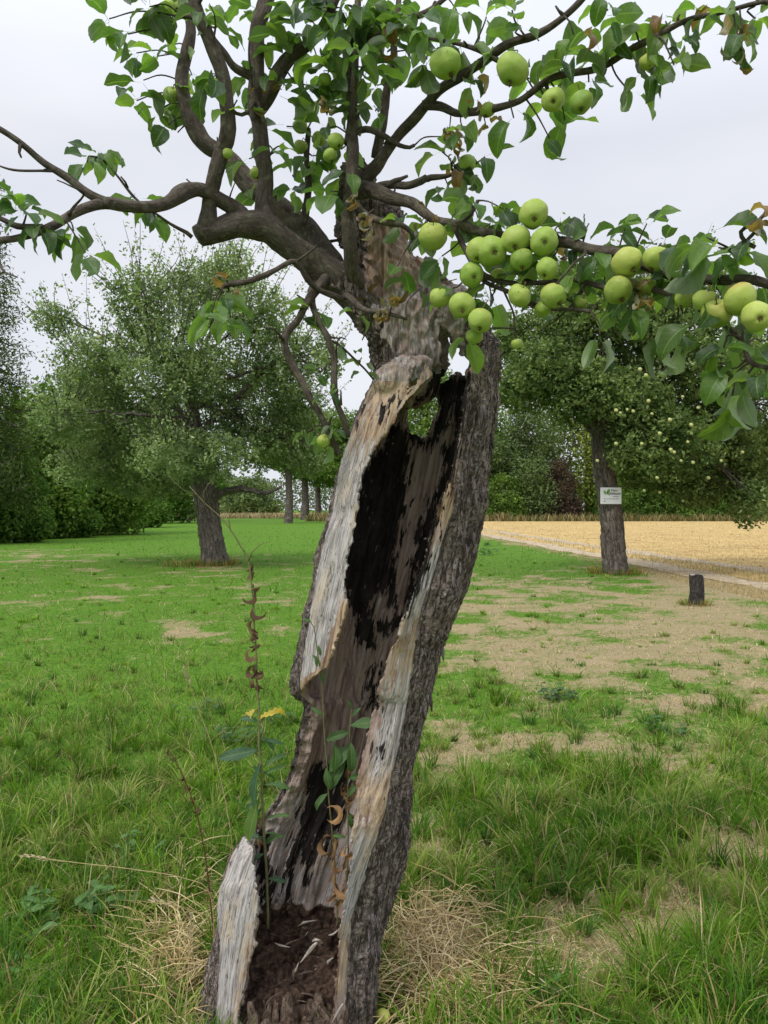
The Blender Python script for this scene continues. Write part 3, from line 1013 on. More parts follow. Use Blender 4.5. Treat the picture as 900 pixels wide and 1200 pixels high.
simple_tree(502, 405, 104, 58, 'green far tree seen through the hole in the hollow trunk', LT, 14000, .34, .1, low=1)
simple_tree(560, 430, 108, 54, 'bright green far tree just right of the hollow trunk', MD, 14000, .32, .1, low=1)
simple_tree(615, 455, 103, 58, 'grey green willowy far tree with fine leaves right of the hollow trunk', GY, 26000, .24, .05, low=1)
simple_tree(655, 530, 101, 28, 'dark purple leaved shrub between the far trees left of the sign', PU, 8000, .22, .0, name='purple_shrub', cat='shrub', low=1)
simple_tree(592, 548, 101, 36, 'low green shrub at the foot of the willowy far tree', MD, 8000, .24, .0, name='hedge_shrub', cat='shrub', low=1)
simple_tree(690, 395, 106, 74, 'yellow green far tree directly behind the leaning apple trunk', YG, 14000, .32, .1, low=1)
simple_tree(750, 455, 104, 54, 'dark far tree right of the sign', DK, 12000, .34, .05, low=1)
simple_tree(805, 470, 107, 54, 'dark green far tree above the stump', DK, 12000, .34, .05, low=1)
simple_tree(862, 455, 110, 54, 'pale grey green far tree at the right above the field', GY, 11000, .34, .05, low=1)
simple_tree(918, 465, 105, 54, 'pale green far tree at the right edge of the view', GY, 9000, .34, .05, low=1)
simple_tree(985, 465, 105, 56, 'far tree beyond the right edge of the view', MD, 4000, .4, .05, low=1)
simple_tree(725, 555, 101, 36, 'low dark shrub right behind the apple trunk with the sign', DK, 7000, .24, .0, name='hedge_shrub', cat='shrub', low=1)
simple_tree(785, 560, 102, 38, 'low shrub in the far hedge left of the stump', MD, 7000, .24, .0, name='hedge_shrub', cat='shrub', low=1)
simple_tree(850, 558, 101, 40, 'low dark shrub in the far hedge right of the stump', DK, 7000, .24, .0, name='hedge_shrub', cat='shrub', low=1)


def distant_wood():
    n = 60000
    x = R.uniform(-330, 420, n)
    y = R.uniform(330, 370, n)
    top = 14 + 4.5 * pn(np.c_[x * .045, 0 * x, 0 * x], 61) + 3 * pn(np.c_[x * .16, y * .02, 0 * x], 62)
    z = top * R.random(n) ** .7
    f = np.clip(.5 + fbm(np.c_[x, y, z] * .12, 63, 3), 0, 1)[:, None]
    col = np.array([.075, .105, .060]) * (1 - f) + np.array([.145, .180, .110]) * f
    b = Buf()
    small_leaves(b, np.c_[x, y, z], R.uniform(.7, 1.5, n), col, .4, .8)
    tag(b.build('distant_wood', M_far), 'low hazy green wood along the horizon', 'wood', kind='stuff')


distant_wood()


def spruce():
    Y, u = 33.0, -26
    x = (u - 450) * Y / FP
    root = empty('spruce_tree', (x, Y, 0), 'dark spruce with drooping brown green boughs at the left edge', 'conifer')
    b = Buf()
    tube(b, [[x, Y, -.1, .35], [x, Y, 8, .25], [x, Y, 17, .04]], 8, .5, .2)
    b.build('trunk', M_barkfar, root, root['_at'])
    b, lv = Buf(), Buf()
    pts = []
    for k in range(64):
        t = k / 64
        z = 3 + 13.5 * t
        a = k * 2.399
        L = (2.5 * (1 - t) + .35) * R.uniform(.75, 1.1)
        d = np.array([math.cos(a), math.sin(a), 0])
        p0 = np.array([x, Y, z])
        path = [p0, p0 + d * L * .35 + [0, 0, -.1 * L], p0 + d * L * .75 + [0, 0, -.28 * L], p0 + d * L + [0, 0, -.18 * L]]
        pp = tube(b, [list(q) + [.06 * (1 - i / 4.2)] for i, q in enumerate(path)], 5, .3)
        for q in pp[2:]:
            m = 120
            off = R.normal(0, 1, (m, 3)) * [.26, .26, .36] + [0, 0, -.40]
            pts.append(q[:3] + off)
    b.build('boughs', M_barkfar, root, root['_at'])
    pts = np.concatenate(pts)
    n = len(pts)
    f = R.random((n, 1))
    col = np.array([.035, .075, .020]) * (1 - f) + np.array([.120, .150, .050]) * f
    small_leaves(lv, pts, .22, col * R.uniform(.7, 1.2, (n, 1)), 0, .25)
    lv.build('needles', M_far, root, root['_at'])


spruce()

# ------------------------------------------------------------------ small apples on the background trees
M_apfar = mat_flat('far_apple_skin', (0.40, 0.45, 0.16), (0.55, 0.56, 0.25), 8, .45)


def apple_mesh(r=1.0, nu=20, nv=14, seed=0, elong=.96, col=(.27, .37, .055), blush=0.0):
    b = Buf()
    rs = np.random.default_rng(seed)
    th = np.linspace(0.0, math.pi, nv)
    a = np.arange(nu) / nu * 2 * math.pi
    TH, A = np.meshgrid(th, a, indexing='ij')
    rad = np.sin(TH) ** .92
    lob = 1 + .025 * np.cos(5 * A + rs.uniform(0, 6)) * (np.cos(TH) < 0) + .03 * np.cos(2 * A + rs.uniform(0, 6))
    rad = rad * lob * (1 + .05 * np.cos(TH))
    z = np.cos(TH) * elong
    z = z - .30 * np.exp(-(rad / .26) ** 2) * (np.cos(TH) > 0) + .20 * np.exp(-(rad / .24) ** 2) * (np.cos(TH) < 0)
    z = z + .16 * rs.uniform(-1, 1) * rad * np.cos(A) * (.4 + .6 * (z > 0))
    rad = rad * (1 - rs.uniform(0, .14) * np.clip(-z, 0, 1) ** 1.5) * (1 + rs.uniform(-.05, .05) * np.cos(A + 1))
    V = np.stack([rad * np.cos(A), rad * np.sin(A), z], -1).reshape(-1, 3)
    V = V * (1 + .06 * pn(V * 1.1, seed + .37)[:, None] + .02 * pn(V * 3, seed + .7)[:, None])
    idx = np.arange(nv * nu).reshape(nv, nu)
    nx = np.roll(idx, -1, 1)
    F = np.stack([idx[:-1], idx[1:], nx[1:], nx[:-1]], -1).reshape(-1, 4)
    c = np.tile(np.array(col), (len(V), 1))
    if blush:
        bd = unit(np.array([.1, -.6, .8]))
        k = np.clip((unit(V) @ bd - .45) * 1.8, 0, 1)[:, None] * blush
        c = c * (1 - k) + np.array([.50, .27, .08]) * k
    b.add(V * r, F, c, V * r)
    return b


far_root_me = apple_mesh(1, 10, 7).build('apple', M_apfar)
mesh_far = far_root_me.data
D.objects.remove(far_root_me)
cands = PR[(PR[:, 1] < YR - .2)]
uu = 450 + cands[:, 0] * FP / cands[:, 1]
vv = HV + (CH - cands[:, 2]) * FP / cands[:, 1]
spots = [(750, 433), (757, 440), (762, 434), (764, 485), (773, 508), (790, 530), (798, 540), (806, 518), (735, 480), (742, 482), (722, 481), (727, 484), (786, 527),
         (773, 577), (800, 587), (812, 542), (840, 500), (858, 505), (880, 486), (830, 560), (700, 540), (722, 520), (760, 470), (810, 498), (845, 540), (870, 530), (785, 492), (770, 560), (755, 575), (800, 465), (818, 478), (752, 520)]
for k, (a, b_) in enumerate(spots):
    sel = cands[np.abs(uu - a) + np.abs(vv - b_) < 9]
    Y = (sel[:, 1].min() if len(sel) else YR - 1.0) - .12
    o = D.objects.new('apple', mesh_far)
    C.objects.link(o)
    o.location = P(a, b_, Y)
    s = R.uniform(.030, .045)
    o.scale = (s, s, s)
    tag(o, 'small pale green apple in the dark crown of the tree with the sign', 'apple', 'small apples on the tree with the sign')
for k, (a, b_) in enumerate([(273, 424), (70, 504), (117, 395), (72, 335)]):
    o = D.objects.new('apple', mesh_far)
    C.objects.link(o)
    o.location = P(a, b_, YL - 1.6)
    o.scale = (.045, .045, .045)
    tag(o, 'tiny yellow apple in the crown of the large left apple tree', 'apple', 'tiny apples on the left tree')

# ------------------------------------------------------------------ sign and stump
def sign():
    Y = YR - .34
    c = P(716, 581, Y)
    w2, h2 = 12.3 * Y / FP, 9.7 * Y / FP
    root = empty('sign', (c[0], c[1], c[2] - h2), 'white sign with black writing and a green leaf emblem on the leaning apple trunk', 'sign')
    m, nt = new_mat('white_enamel')
    finish(nt, mixc(nt, noise(nt, nd(nt, 'ShaderNodeTexCoord').outputs['Object'], 9, 4), (.62, .66, .66), (.78, .80, .80)), .4)
    b = Buf()
    t = .012
    xs = np.array([-1, 1]) * w2
    V = []
    for (sx, sz) in ((-1, -1), (1, -1), (1, 1), (-1, 1)):
        for k in (0, 1):
            V.append([c[0] + sx * (w2 - .012 * k), Y - t * k * .25, c[2] + sz * (h2 - .012 * k)])
    for (sx, sz) in ((-1, -1), (1, -1), (1, 1), (-1, 1)):
        V.append([c[0] + sx * w2, Y + t, c[2] + sz * h2])
    F = [[1, 3, 5, 7]] + [[2 * i, 2 * ((i + 1) % 4), 2 * ((i + 1) % 4) + 1, 2 * i + 1] for i in range(4)] + [[8 + i, 8 + (i + 1) % 4, 2 * ((i + 1) % 4), 2 * i] for i in range(4)] + [[11, 10, 9, 8]]
    b.add(V, np.array(F))
    o = b.build('plate', m, root, root['_at'], smooth=False)
    mb, nt = new_mat('black_print')
    finish(nt, (.02, .02, .02), .6)
    mg, nt = new_mat('green_print')
    finish(nt, (.12, .3, .06), .6)

    def txt(s, x, z, size, mat_, sx=1.0):
        cu = D.curves.new('lettering', 'FONT')
        cu.body = s
        cu.size = size
        cu.align_x = 'CENTER'
        cu.extrude = .0006
        ob = D.objects.new('lettering', cu)
        C.objects.link(ob)
        dg = bpy.context.evaluated_depsgraph_get()
        me = D.meshes.new_from_object(ob.evaluated_get(dg))
        me.materials.clear()
        me.materials.append(mat_)
        D.objects.remove(ob)
        t_ = D.objects.new('lettering', me)
        C.objects.link(t_)
        t_.parent = root
        t_.rotation_euler = (math.pi / 2, 0, 0)
        t_.scale = (sx, 1, 1)
        t_.location = (x, -.008, z + h2)
    txt('Mein', w2 * .30, h2 * .52, .075, mb)
    txt('Apfelbaum', w2 * .25, h2 * .12, .095, mb, .8)
    txt('von hier', w2 * .45, -h2 * .15, .04, mb)
    txt('Obst aus der Nachbarschaft', 0, -h2 * .42, .030, mb)
    b = Buf()
    for sx, rot, ln in ((-1, .5, .1), (1, -.3, .13)):
        x0, z0 = c[0] - w2 * .45, c[2] + h2 * .05
        d = np.array([sx * .45, 0, .9])
        leafs(b, [[x0, Y - .008, z0]], [d], [[0, -1, 0]], ln, .25, 0, 0, [[1, 1, 1]], wav=0)
    b.build('emblem', mg, root, root['_at'])
    b = Buf()
    cc = np.array([c[0] - w2 * .62, Y - .006, c[2] - h2 * .66])
    a = np.arange(12) / 12 * 6.283
    b.add(cc + np.c_[np.cos(a), 0 * a, np.sin(a)] * .014, np.arange(12)[None, :])
    b.build('emblem_dot', mb, root, root['_at'])


sign()


def stump():
    g = G(816, 709)
    Y = g[1] + .12
    x = (816 - 450) * Y / FP
    root = empty('stump', (x, Y, 0), 'short dark tree stump sawn flat beside the track', 'stump')
    b = Buf()
    h = .47
    ns = 40
    a = np.arange(ns) / ns * 2 * math.pi
    rows = []
    for z in np.linspace(-.06, h, 16):
        r = .108 * (1 + .28 * math.exp(-max(z, 0) / .07) - .06 * (z > .3))
        q = np.c_[np.cos(a) * 3, np.sin(a) * 3, np.full(ns, z * 5)]
        rr = r * (1 + .14 * fbm(q, 3, 3) + .05 * pn(np.c_[np.cos(a) * 12, np.sin(a) * 12, np.full(ns, z * 9)], 5))
        rows.append(np.c_[x + rr * np.cos(a) + .01 * math.sin(z * 8), Y + rr * np.sin(a), np.full(ns, z) + (.012 * np.sin(a * 3) if z == h else 0)])
    V = np.array(rows)
    idx = np.arange(16 * ns).reshape(16, ns)
    nx = np.roll(idx, -1, 1)
    F = np.stack([idx[:-1], nx[:-1], nx[1:], idx[1:]], -1).reshape(-1, 4)
    Vf = V.reshape(-1, 3)
    b.add(Vf, F, None, (Vf - [x, Y, 0]) * 1.0)
    b.build('bark', M_stump, root, root['_at'])
    t = Buf()
    top = V[-1] + [0, 0, -.004]
    cen = top.mean(0)
    V2 = np.concatenate([top * .96 + cen * .04, [cen]])
    t.add(V2, np.array([[i, (i + 1) % ns, ns] for i in range(ns)]), None, V2 - cen)
    m, nt = new_mat('sawn_wood')
    gg = attr(nt, 'g')
    ln = nd(nt, 'ShaderNodeVectorMath', {0: gg}, operation='LENGTH').outputs['Value']
    rg = mth(nt, 'PINGPONG', mth(nt, 'MULTIPLY', ln, 90.0), .5)
    finish(nt, mixc(nt, rg, (.22, .19, .16), (.36, .33, .29)), .9)
    t.build('cut_face', m, root, root['_at'])


stump()

# ------------------------------------------------------------------ the hollow apple tree
def tab(rows):
    a = np.array(rows, float)
    return lambda v: np.interp(v, a[:, 0], a[:, 1])


T_L = tab([(380, 436), (400, 440), (420, 447), (432, 445), (457, 431), (492, 414), (528, 401), (563, 391), (599, 385), (634, 375), (670, 366), (705, 359),
           (741, 353), (770, 348), (800, 344), (815, 345), (826, 358), (840, 357), (860, 350), (880, 344), (900, 339), (920, 330), (940, 318), (960, 303),
           (978, 284), (1000, 270), (1020, 263), (1040, 256), (1080, 250), (1120, 244), (1160, 237), (1200, 232), (1290, 222)])
T_R = tab([(380, 578), (400, 581), (430, 583), (470, 583), (492, 581), (530, 576), (563, 572), (600, 567), (634, 561), (670, 552), (705, 543), (741, 531),
           (770, 520), (800, 511), (860, 496), (920, 484), (1000, 476), (1040, 464), (1080, 452), (1120, 445), (1160, 441), (1200, 438), (1290, 442)])
T_OL = tab([(425, 512), (440, 505), (455, 490), (467, 480), (492, 463), (528, 436), (550, 426), (575, 421), (600, 417), (640, 411), (670, 404), (700, 404),
            (712, 407), (722, 405), (741, 397), (770, 389), (784, 384), (790, 372), (800, 360), (810, 352), (818, 344), (822, 290), (970, 250), (976, 278),
            (984, 290), (1000, 296), (1040, 301), (1063, 303), (1080, 301), (1108, 298), (1130, 292), (1160, 286), (1200, 280), (1290, 274)])
T_OR = tab([(425, 556), (442, 552), (480, 546), (528, 536), (563, 530), (600, 515), (634, 506), (670, 497), (705, 485), (741, 472), (770, 462), (800, 450),
            (840, 441), (880, 430), (920, 423), (960, 420), (1000, 417), (1040, 411), (1080, 404), (1100, 401), (1200, 396), (1290, 398)])
T_BR = tab([(380, 560), (421, 556), (457, 552), (492, 547), (528, 542), (563, 535), (599, 531), (634, 519), (670, 510), (705, 497), (741, 488), (760, 486),
            (840, 476), (920, 458), (960, 450), (1000, 436), (1040, 424), (1080, 412), (1200, 403), (1290, 403)])


def n1d(v, f, s):
    v = np.asarray(v, float)
    sh = v.shape
    q = v.reshape(-1)
    return pn(np.c_[q * f, 0 * q + s * 1.37, 0 * q + .5], s).reshape(sh)


def surface_nets(f, org, h):
    s = f < 0
    nx, ny, nz_ = f.shape
    cnt = np.zeros((nx - 1, ny - 1, nz_ - 1), np.uint8)
    for i in (0, 1):
        for j in (0, 1):
            for k in (0, 1):
                cnt += s[i:nx - 1 + i, j:ny - 1 + j, k:nz_ - 1 + k]
    mask = (cnt > 0) & (cnt < 8)
    ci, cj, ck = np.nonzero(mask)
    idx = np.full(mask.shape, -1, np.int64)
    idx[ci, cj, ck] = np.arange(len(ci))
    val = {}
    for i in (0, 1):
        for j in (0, 1):
            for k in (0, 1):
                val[i, j, k] = f[ci + i, cj + j, ck + k]
    acc = np.zeros((len(ci), 3))
    n = np.zeros(len(ci))
    cs = list(val)
    for a in cs:
        for ax in range(3):
            if a[ax] == 0:
                b = list(a)
                b[ax] = 1
                b = tuple(b)
                va, vb = val[a], val[b]
                m = (va < 0) != (vb < 0)
                t = np.where(m, va / np.where(m, va - vb, 1), 0)
                p = np.tile(np.array(a, float), (len(ci), 1))
                p[:, ax] += t
                acc[m] += p[m]
                n[m] += 1
    V = np.c_[ci, cj, ck] + acc / n[:, None]
    V = V * h + np.asarray(org)
    faces = []
    for ax in range(3):
        sl0 = [slice(1, -1)] * 3
        a = [slice(1, nx - 1), slice(1, ny - 1), slice(1, nz_ - 1)]
        b = list(a)
        a[ax] = slice(0, f.shape[ax] - 1)
        b[ax] = slice(1, f.shape[ax])
        A, B_ = s[tuple(a)], s[tuple(b)]
        e = np.argwhere(A != B_)
        off = np.ones(3, int)
        off[ax] = 0
        e = e + off
        flip = s[e[:, 0], e[:, 1], e[:, 2]]
        o1, o2 = [(1, 2), (2, 0), (0, 1)][ax]
        q = []
        for (d1, d2) in ((1, 1), (0, 1), (0, 0), (1, 0)):
            c = e.copy()
            c[:, o1] -= d1
            c[:, o2] -= d2
            q.append(idx[c[:, 0], c[:, 1], c[:, 2]])
        q = np.stack(q, 1)
        q[~flip] = q[~flip][:, ::-1]
        faces.append(q)
    F = np.concatenate(faces)
    return V, F[(F >= 0).all(1)]


def cone(u, v, y, a, b):
    """round cone between a and b = (u, v, y', r), pixel-like units of 2.5 mm"""
    a, b = np.array(a, np.float32), np.array(b, np.float32)
    d = b[:3] - a[:3]
    t = ((u - a[0]) * d[0] + (v - a[1]) * d[1] + (y - a[2]) * d[2]) / float(d @ d)
    t = np.clip(t, 0, 1)
    return np.sqrt((u - a[0] - t * d[0]) ** 2 + (v - a[1] - t * d[1]) ** 2 + (y - a[2] - t * d[2]) ** 2) - (a[3] + t * (b[3] - a[3]))


def smin(a, b, k):
    h = np.clip(.5 + .5 * (b - a) / k, 0, 1)
    return b + (a - b) * h - k * h * (1 - h)


Y0 = 2.25
UPPER = [((482, 445, 22, 34), (478, 415, 15, 41)), ((478, 415, 15, 41), (472, 375, 10, 38)), ((472, 375, 10, 38), (457, 318, 8, 30)),
         ((457, 318, 8, 30), (432, 262, 14, 38)), ((432, 262, 14, 38), (418, 225, 14, 24)), ((418, 225, 14, 24), (416, 200, 8, 15)),
         ((505, 425, 18, 20), (500, 380, 14, 26)), ((462, 425, -8, 22), (440, 375, -14, 21)), ((440, 375, -14, 21), (410, 338, -18, 19)),
         ((410, 338, -18, 19), (372, 312, -22, 16)), ((573, 440, 8, 11), (564, 408, 6, 19)), ((564, 408, 6, 19), (546, 381, 2, 23)), ((546, 381, 2, 23), (526, 356, 4, 23)),
         ((526, 356, 4, 23), (496, 318, 6, 15)),
         ((455, 446, -46, 17), (478, 432, -44, 13)), ((478, 432, -44, 13), (498, 425, -34, 8))]


def hollow_trunk(root):
    h = .0039
    x = np.arange(-.62, .40, h).astype(np.float32)
    y = np.arange(1.965, 2.535, h).astype(np.float32)
    z = np.arange(-.06, 2.60, h).astype(np.float32)
    f = np.empty((len(x), len(y), len(z)), np.float32)
    CH_ = 64
    for k0 in range(0, len(z), CH_):
        zz = z[k0:k0 + CH_]
        X, Yg, Z = x[:, None, None], y[None, :, None], zz[None, None, :]
        u = 450 + FP * X / Yg
        v = (HV + FP * (CH - Z) / Yg)             # (1, ny, nz)
        yp = (Yg - Y0) * 400
        L = T_L(v) + 2.5 * n1d(v, 1 / 26, 1)
        Rr = T_R(v) + 2.2 * n1d(v, 1 / 22, 2)
        cx, wq = (L + Rr) / 2, (Rr - L) / 2
        dq = np.clip(wq * .95, 50, 88)
        q = np.sqrt(((u - cx) / wq) ** 2 + (yp / dq) ** 2)
        phi = np.arctan2(u - cx, -yp + 0 * u)
        lump = 2.6 * np.sin(phi * 5 + v * .012) + 2.0 * np.sin(phi * 9 - v * .02 + 1)
        so = (q - 1) * np.minimum(wq, dq) - lump * np.clip((v - 420) / 60, 0, 1) * (q > .8)
        Li, Ri = L + 15 + 3 * n1d(v, 1 / 30, 7), Rr - 31
        ci, wi = (Li + Ri) / 2, (Ri - Li) / 2
        di = np.interp(v, [430, 460, 700, 850, 1060, 1290], [60, 66, 58, 44, 44, 60])
        li2 = 3.2 * np.sin(phi * 7 + v * .017) + 2 * np.sin(phi * 16 + v * .01)
        si = (np.sqrt(((u - ci) / wi) ** 2 + (yp / di) ** 2) - 1) * np.minimum(wi, di) + li2
        shell = np.maximum(so, -si)
        rg = 2.2 * n1d(v, 1 / 30, 3) + 4.5 * (np.abs(n1d(v, 1 / 14, 4)) - .2) + 3.0 * (np.abs(n1d(v, 1 / 4, 14)) - .2)
        OL = T_OL(v) + np.where((v < 790) | (v > 985), rg, 0)
        OR = T_OR(v) - 5.0 * (np.abs(n1d(v, 1 / 22, 5)) - .2) - 4.0 * (np.abs(n1d(v, 1 / 6, 6)) - .2) + .06 * yp
        OR = OR + 0 * v
        yc = np.interp(v, [800, 880, 940, 990, 1290], [-4, 6, 22, 26, 10]) + 5 * n1d(v, 1 / 12, 9)
        cut = np.maximum(np.maximum(OL - u, u - OR), yp - yc)
        shell = np.maximum(shell, -cut)
        # ragged top of the shell
        topv = np.interp(u, [400, 440, 500, 508, 520, 546, 553, 560, 600], [430, 430, 428, 441, 445, 441, 420, 398, 418]) + 5 * np.sin(u * .16 + 1) + 1.6 * np.sin(u * .83 + yp * .1)
        shell = np.maximum(shell, topv - v)
        # knot hole through the back wall
        ang = .22
        du, dv = u - 495, v - 483
        a_ = (du * math.cos(ang) + dv * math.sin(ang)) / 17
        b_ = (-du * math.sin(ang) + dv * math.cos(ang)) / 30
        hole = (np.sqrt(a_ ** 2 + b_ ** 2) - 1 + .05 * np.sin(np.arctan2(b_, a_) * 5)) * 17
        shell = np.maximum(shell, -np.maximum(hole, -yp))
        # rotten floor
        fl = .19 + .00115 * yp + .016 * np.sin(X * 34 + Yg * 20) + .012 * np.sin(X * 61 - Yg * 77)
        flo = np.maximum((Z - fl) * 400, so + 4)
        flo = np.maximum(flo, np.where(v > 1000, -50, 50))
        t = smin(shell, flo, 6)
        if zz[-1] > 1.85:
            up = None
            for a, b in UPPER:
                d_ = cone(u, v, yp, a, b)
                up = d_ if up is None else smin(up, d_, 7)
            t = smin(t, up, 8)
        f[:, :, k0:k0 + CH_] = t
    f[:, :, 0] = 5
    f[0], f[-1], f[:, 0], f[:, -1], f[:, :, -1] = 5, 5, 5, 5, 5
    V, F = surface_nets(f, (x[0], y[0], z[0]), h)
    # drop loose crumbs
    V = V.astype(np.float64)
    u = 450 + FP * V[:, 0] / V[:, 1]
    v = HV + FP * (CH - V[:, 2]) / V[:, 1]
    yp = (V[:, 1] - Y0) * 400
    L, Rr = T_L(v), T_R(v)
    cx, wq = (L + Rr) / 2, (Rr - L) / 2
    dq = np.clip(wq * .95, 50, 88)
    so = (np.sqrt(((u - cx) / wq) ** 2 + (yp / dq) ** 2) - 1) * np.minimum(wq, dq)
    OL, OR, BR = T_OL(v), T_OR(v), T_BR(v)
    upper = np.full(len(V), 1e3)
    m = v < 520
    for a, b in UPPER:
        upper[m] = np.minimum(upper[m], cone(u[m], v[m], yp[m], a, b))
    isup = (upper < 7) & (v < 446)
    outer = so > -7
    soil = np.clip(1 - (V[:, 2] - (.19 + .00115 * yp + .03)) / .03, 0, 1) * (so < -9) * (v > 1000)
    soil *= np.where((u < OL - 3) & (yp < 0), 0, 1)
    soil *= np.clip((OR + 6 - u) / 8 + (yp > 20), 0, 1)
    # bark everywhere outside except the weathered left lip, the spike's face and the wood strip on the right
    bark = outer.astype(float)
    front = yp < 12
    lip = front & (u < OL + 6) & (v < 822) & (u < 512)
    bark = np.where(lip, np.clip((L + np.interp(v, [440, 560, 700, 800], [3, 5, 7, 9]) - u) / 4, 0, 1), bark)
    spike = front & (u < OL + 6) & (v > 972)
    bark = np.where(spike, np.clip((L + np.interp(v, [980, 1060, 1100, 1160, 1250], [-3, 2, 12, 20, 26]) - u) / 5, 0, 1), bark)
    rstrip = front & (u > OR - 8) & (~lip) & (~spike)
    bark = np.where(rstrip, np.clip((u - BR) / 5 + .5, 0, 1), bark)
    bark = np.where((u > BR + 4) & (yp < 30) & outer, 1, bark)
    pale = np.zeros(len(V))
    pale = np.where(lip | spike, 1.0, pale)
    pale = np.where(rstrip, np.clip(.58 + .22 * np.sin(v * .02) + (u - OR) / 60, 0, 1) * np.clip((v - 560) / 120, .25, 1), pale)
    pale = np.where((v > 830) & (yp > 8) & (u < 352) & (v < 1060), .55, pale)
    pale = np.where((v > 930) & (v < 1065) & (yp > 8) & (u > 330), .52, pale)
    pale = np.where((v > 700) & (v <= 930) & (yp > 8) & (so < -9), .38, pale)
    pale = np.where((v <= 700) & (yp > 8) & (so < -9), .27, pale)
    ora = np.zeros(len(V))
    ora = np.where(lip, .66 * np.clip((600 - v) / 90, 0, 1), ora)
    ora = np.where(lip, np.maximum(ora, .85 * np.clip((v - 690) / 20, 0, 1) * np.clip((u - OL + 16) / 8, 0, 1)), ora)
    ora = np.where(rstrip, .46 + .2 * np.sin(v * .035), ora)
    ora = np.where(spike & (v > 1080) & (u > OL - 12), .55, ora)
    # upper part: neck of smooth grey wood in front, bark on the limb and around the snag
    bu = np.ones(len(V))
    uw = u + 16 * pn(V * [9, 9, 9], 51) + 7 * pn(V * [40, 40, 18], 52)
    vw = v + 22 * pn(V * [12, 12, 12], 53)
    bu = np.where((uw > 452) & (vw > 335), .12, bu)
    bu = np.where((uw > 430) & (uw < 492) & (vw > 262) & (vw < 340), .2, bu)
    bu = np.where((u > 545) & (v > 350), .9, bu)
    knob = np.minimum(cone(u, v, yp, *UPPER[-2]), cone(u, v, yp, *UPPER[-1]))
    kf = np.clip((4 - knob) / 6, 0, 1)
    bu = bu * (1 - kf)
    bark = np.where(isup, bu, bark)
    pale = np.where(isup, np.where(vw > 335, .5, .22) * (1 - kf) + .5 * kf, pale)
    ora = np.where(isup, np.where((v < 336) & (u > 430), .55, .15), ora)
    soil = np.where(isup, 0, soil)

    def polyd(pts):
        p = np.array(pts, float)
        d2 = np.full(len(u), 1e9)
        inside = np.zeros(len(u), bool)
        for i in range(len(p)):
            a, b = p[i], p[(i + 1) % len(p)]
            e = b - a
            wx, wy = u - a[0], v - a[1]
            t = np.clip((wx * e[0] + wy * e[1]) / (e @ e), 0, 1)
            d2 = np.minimum(d2, (wx - t * e[0]) ** 2 + (wy - t * e[1]) ** 2)
            c = (a[1] > v) != (b[1] > v)
            inside ^= c & (u < (b[0] - a[0]) * (v - a[1]) / (b[1] - a[1] + 1e-9) + a[0])
        return np.where(inside, np.sqrt(d2), -np.sqrt(d2))
    c1 = lambda L_: [(300 + a / 2.8125, 350 + b / 2.8125) for a, b in L_]
    c2 = lambda L_: [(200 + a / 2.5, 760 + b / 2.5) for a, b in L_]
    A = c1([(500, 370), (470, 420), (400, 500), (345, 570), (325, 640), (295, 760), (285, 850), (290, 900), (285, 980), (295, 1020), (330, 1050), (330, 1110), (360, 1150),
            (390, 1150), (395, 1090), (375, 1050), (395, 980), (430, 960), (440, 1010), (460, 1000), (470, 900), (465, 850), (475, 780), (490, 690), (500, 620), (510, 540), (500, 470), (505, 410)])
    B = c1([(565, 240), (715, 245), (715, 300), (700, 400), (680, 460), (665, 520), (650, 600), (610, 700), (585, 800), (560, 900), (520, 1000), (490, 1060), (430, 1110),
            (385, 1085), (440, 1060), (480, 1040), (500, 960), (520, 880), (540, 800), (550, 720), (590, 640), (630, 560), (610, 500), (620, 480), (655, 470), (640, 400), (645, 330), (600, 330), (565, 290)])
    Bh = c1([(560, 280), (620, 300), (640, 400), (600, 470), (545, 500), (500, 450), (520, 430), (560, 460), (600, 400), (600, 340)])
    Ls = c1([(465, 315), (430, 340), (395, 380), (388, 415), (410, 410), (440, 370), (470, 330)])
    Cc = c2([(420, 350), (390, 440), (375, 490), (380, 530), (360, 560), (330, 720), (345, 740), (360, 640), (385, 600), (388, 690), (405, 690), (420, 590), (450, 590), (500, 500), (505, 440),
             (525, 400), (535, 320), (500, 290), (470, 340), (440, 340)])
    Dd = c2([(583, 50), (610, 50), (608, 170), (572, 175)])
    Ee = c2([(600, 285), (622, 285), (615, 322), (600, 315)])
    Sh = c2([(265, 520), (290, 560), (300, 700), (300, 760), (270, 790), (250, 600), (240, 540)])
    dd = np.full(len(u), -99.0)
    for pl_ in (A, B, Cc, Dd, Ee, Ls, Bh, Sh):
        dd = np.maximum(dd, polyd(pl_))
    lipA = polyd(Ls)
    char = np.clip(.5 + dd / 22, 0, 1.05)
    char = np.where((lip | spike) & (lipA < -6), 0, char)
    char = np.where(isup & (v < 430), 0, char)
    char = np.where(isup & (yp < -20), 0, char)
    char = np.where(v < 434, char * 0, char)
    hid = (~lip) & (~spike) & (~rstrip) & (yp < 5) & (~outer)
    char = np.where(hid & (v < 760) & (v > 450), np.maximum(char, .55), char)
    # grain coordinates follow the lean of the trunk
    cxs = sum((T_L(v + k) + T_R(v + k)) / 2 for k in (-60, -40, -20, 0, 20, 40, 60)) / 7
    gx = (u - cxs) * .0025
    g = np.c_[gx, yp * .0025, V[:, 2] * 1.02]
    # fine relief
    fn = np.cross(V[F[:, 1]] - V[F[:, 0]], V[F[:, 2]] - V[F[:, 0]]) + np.cross(V[F[:, 2]] - V[F[:, 0]], V[F[:, 3]] - V[F[:, 0]])
    nr = np.zeros_like(V)
    for k in range(4):
        for ax in range(3):
            nr[:, ax] += np.bincount(F[:, k], fn[:, ax], len(V))
    nr = unit(nr)
    n3 = pn(g * [16, 16, 6], 3)
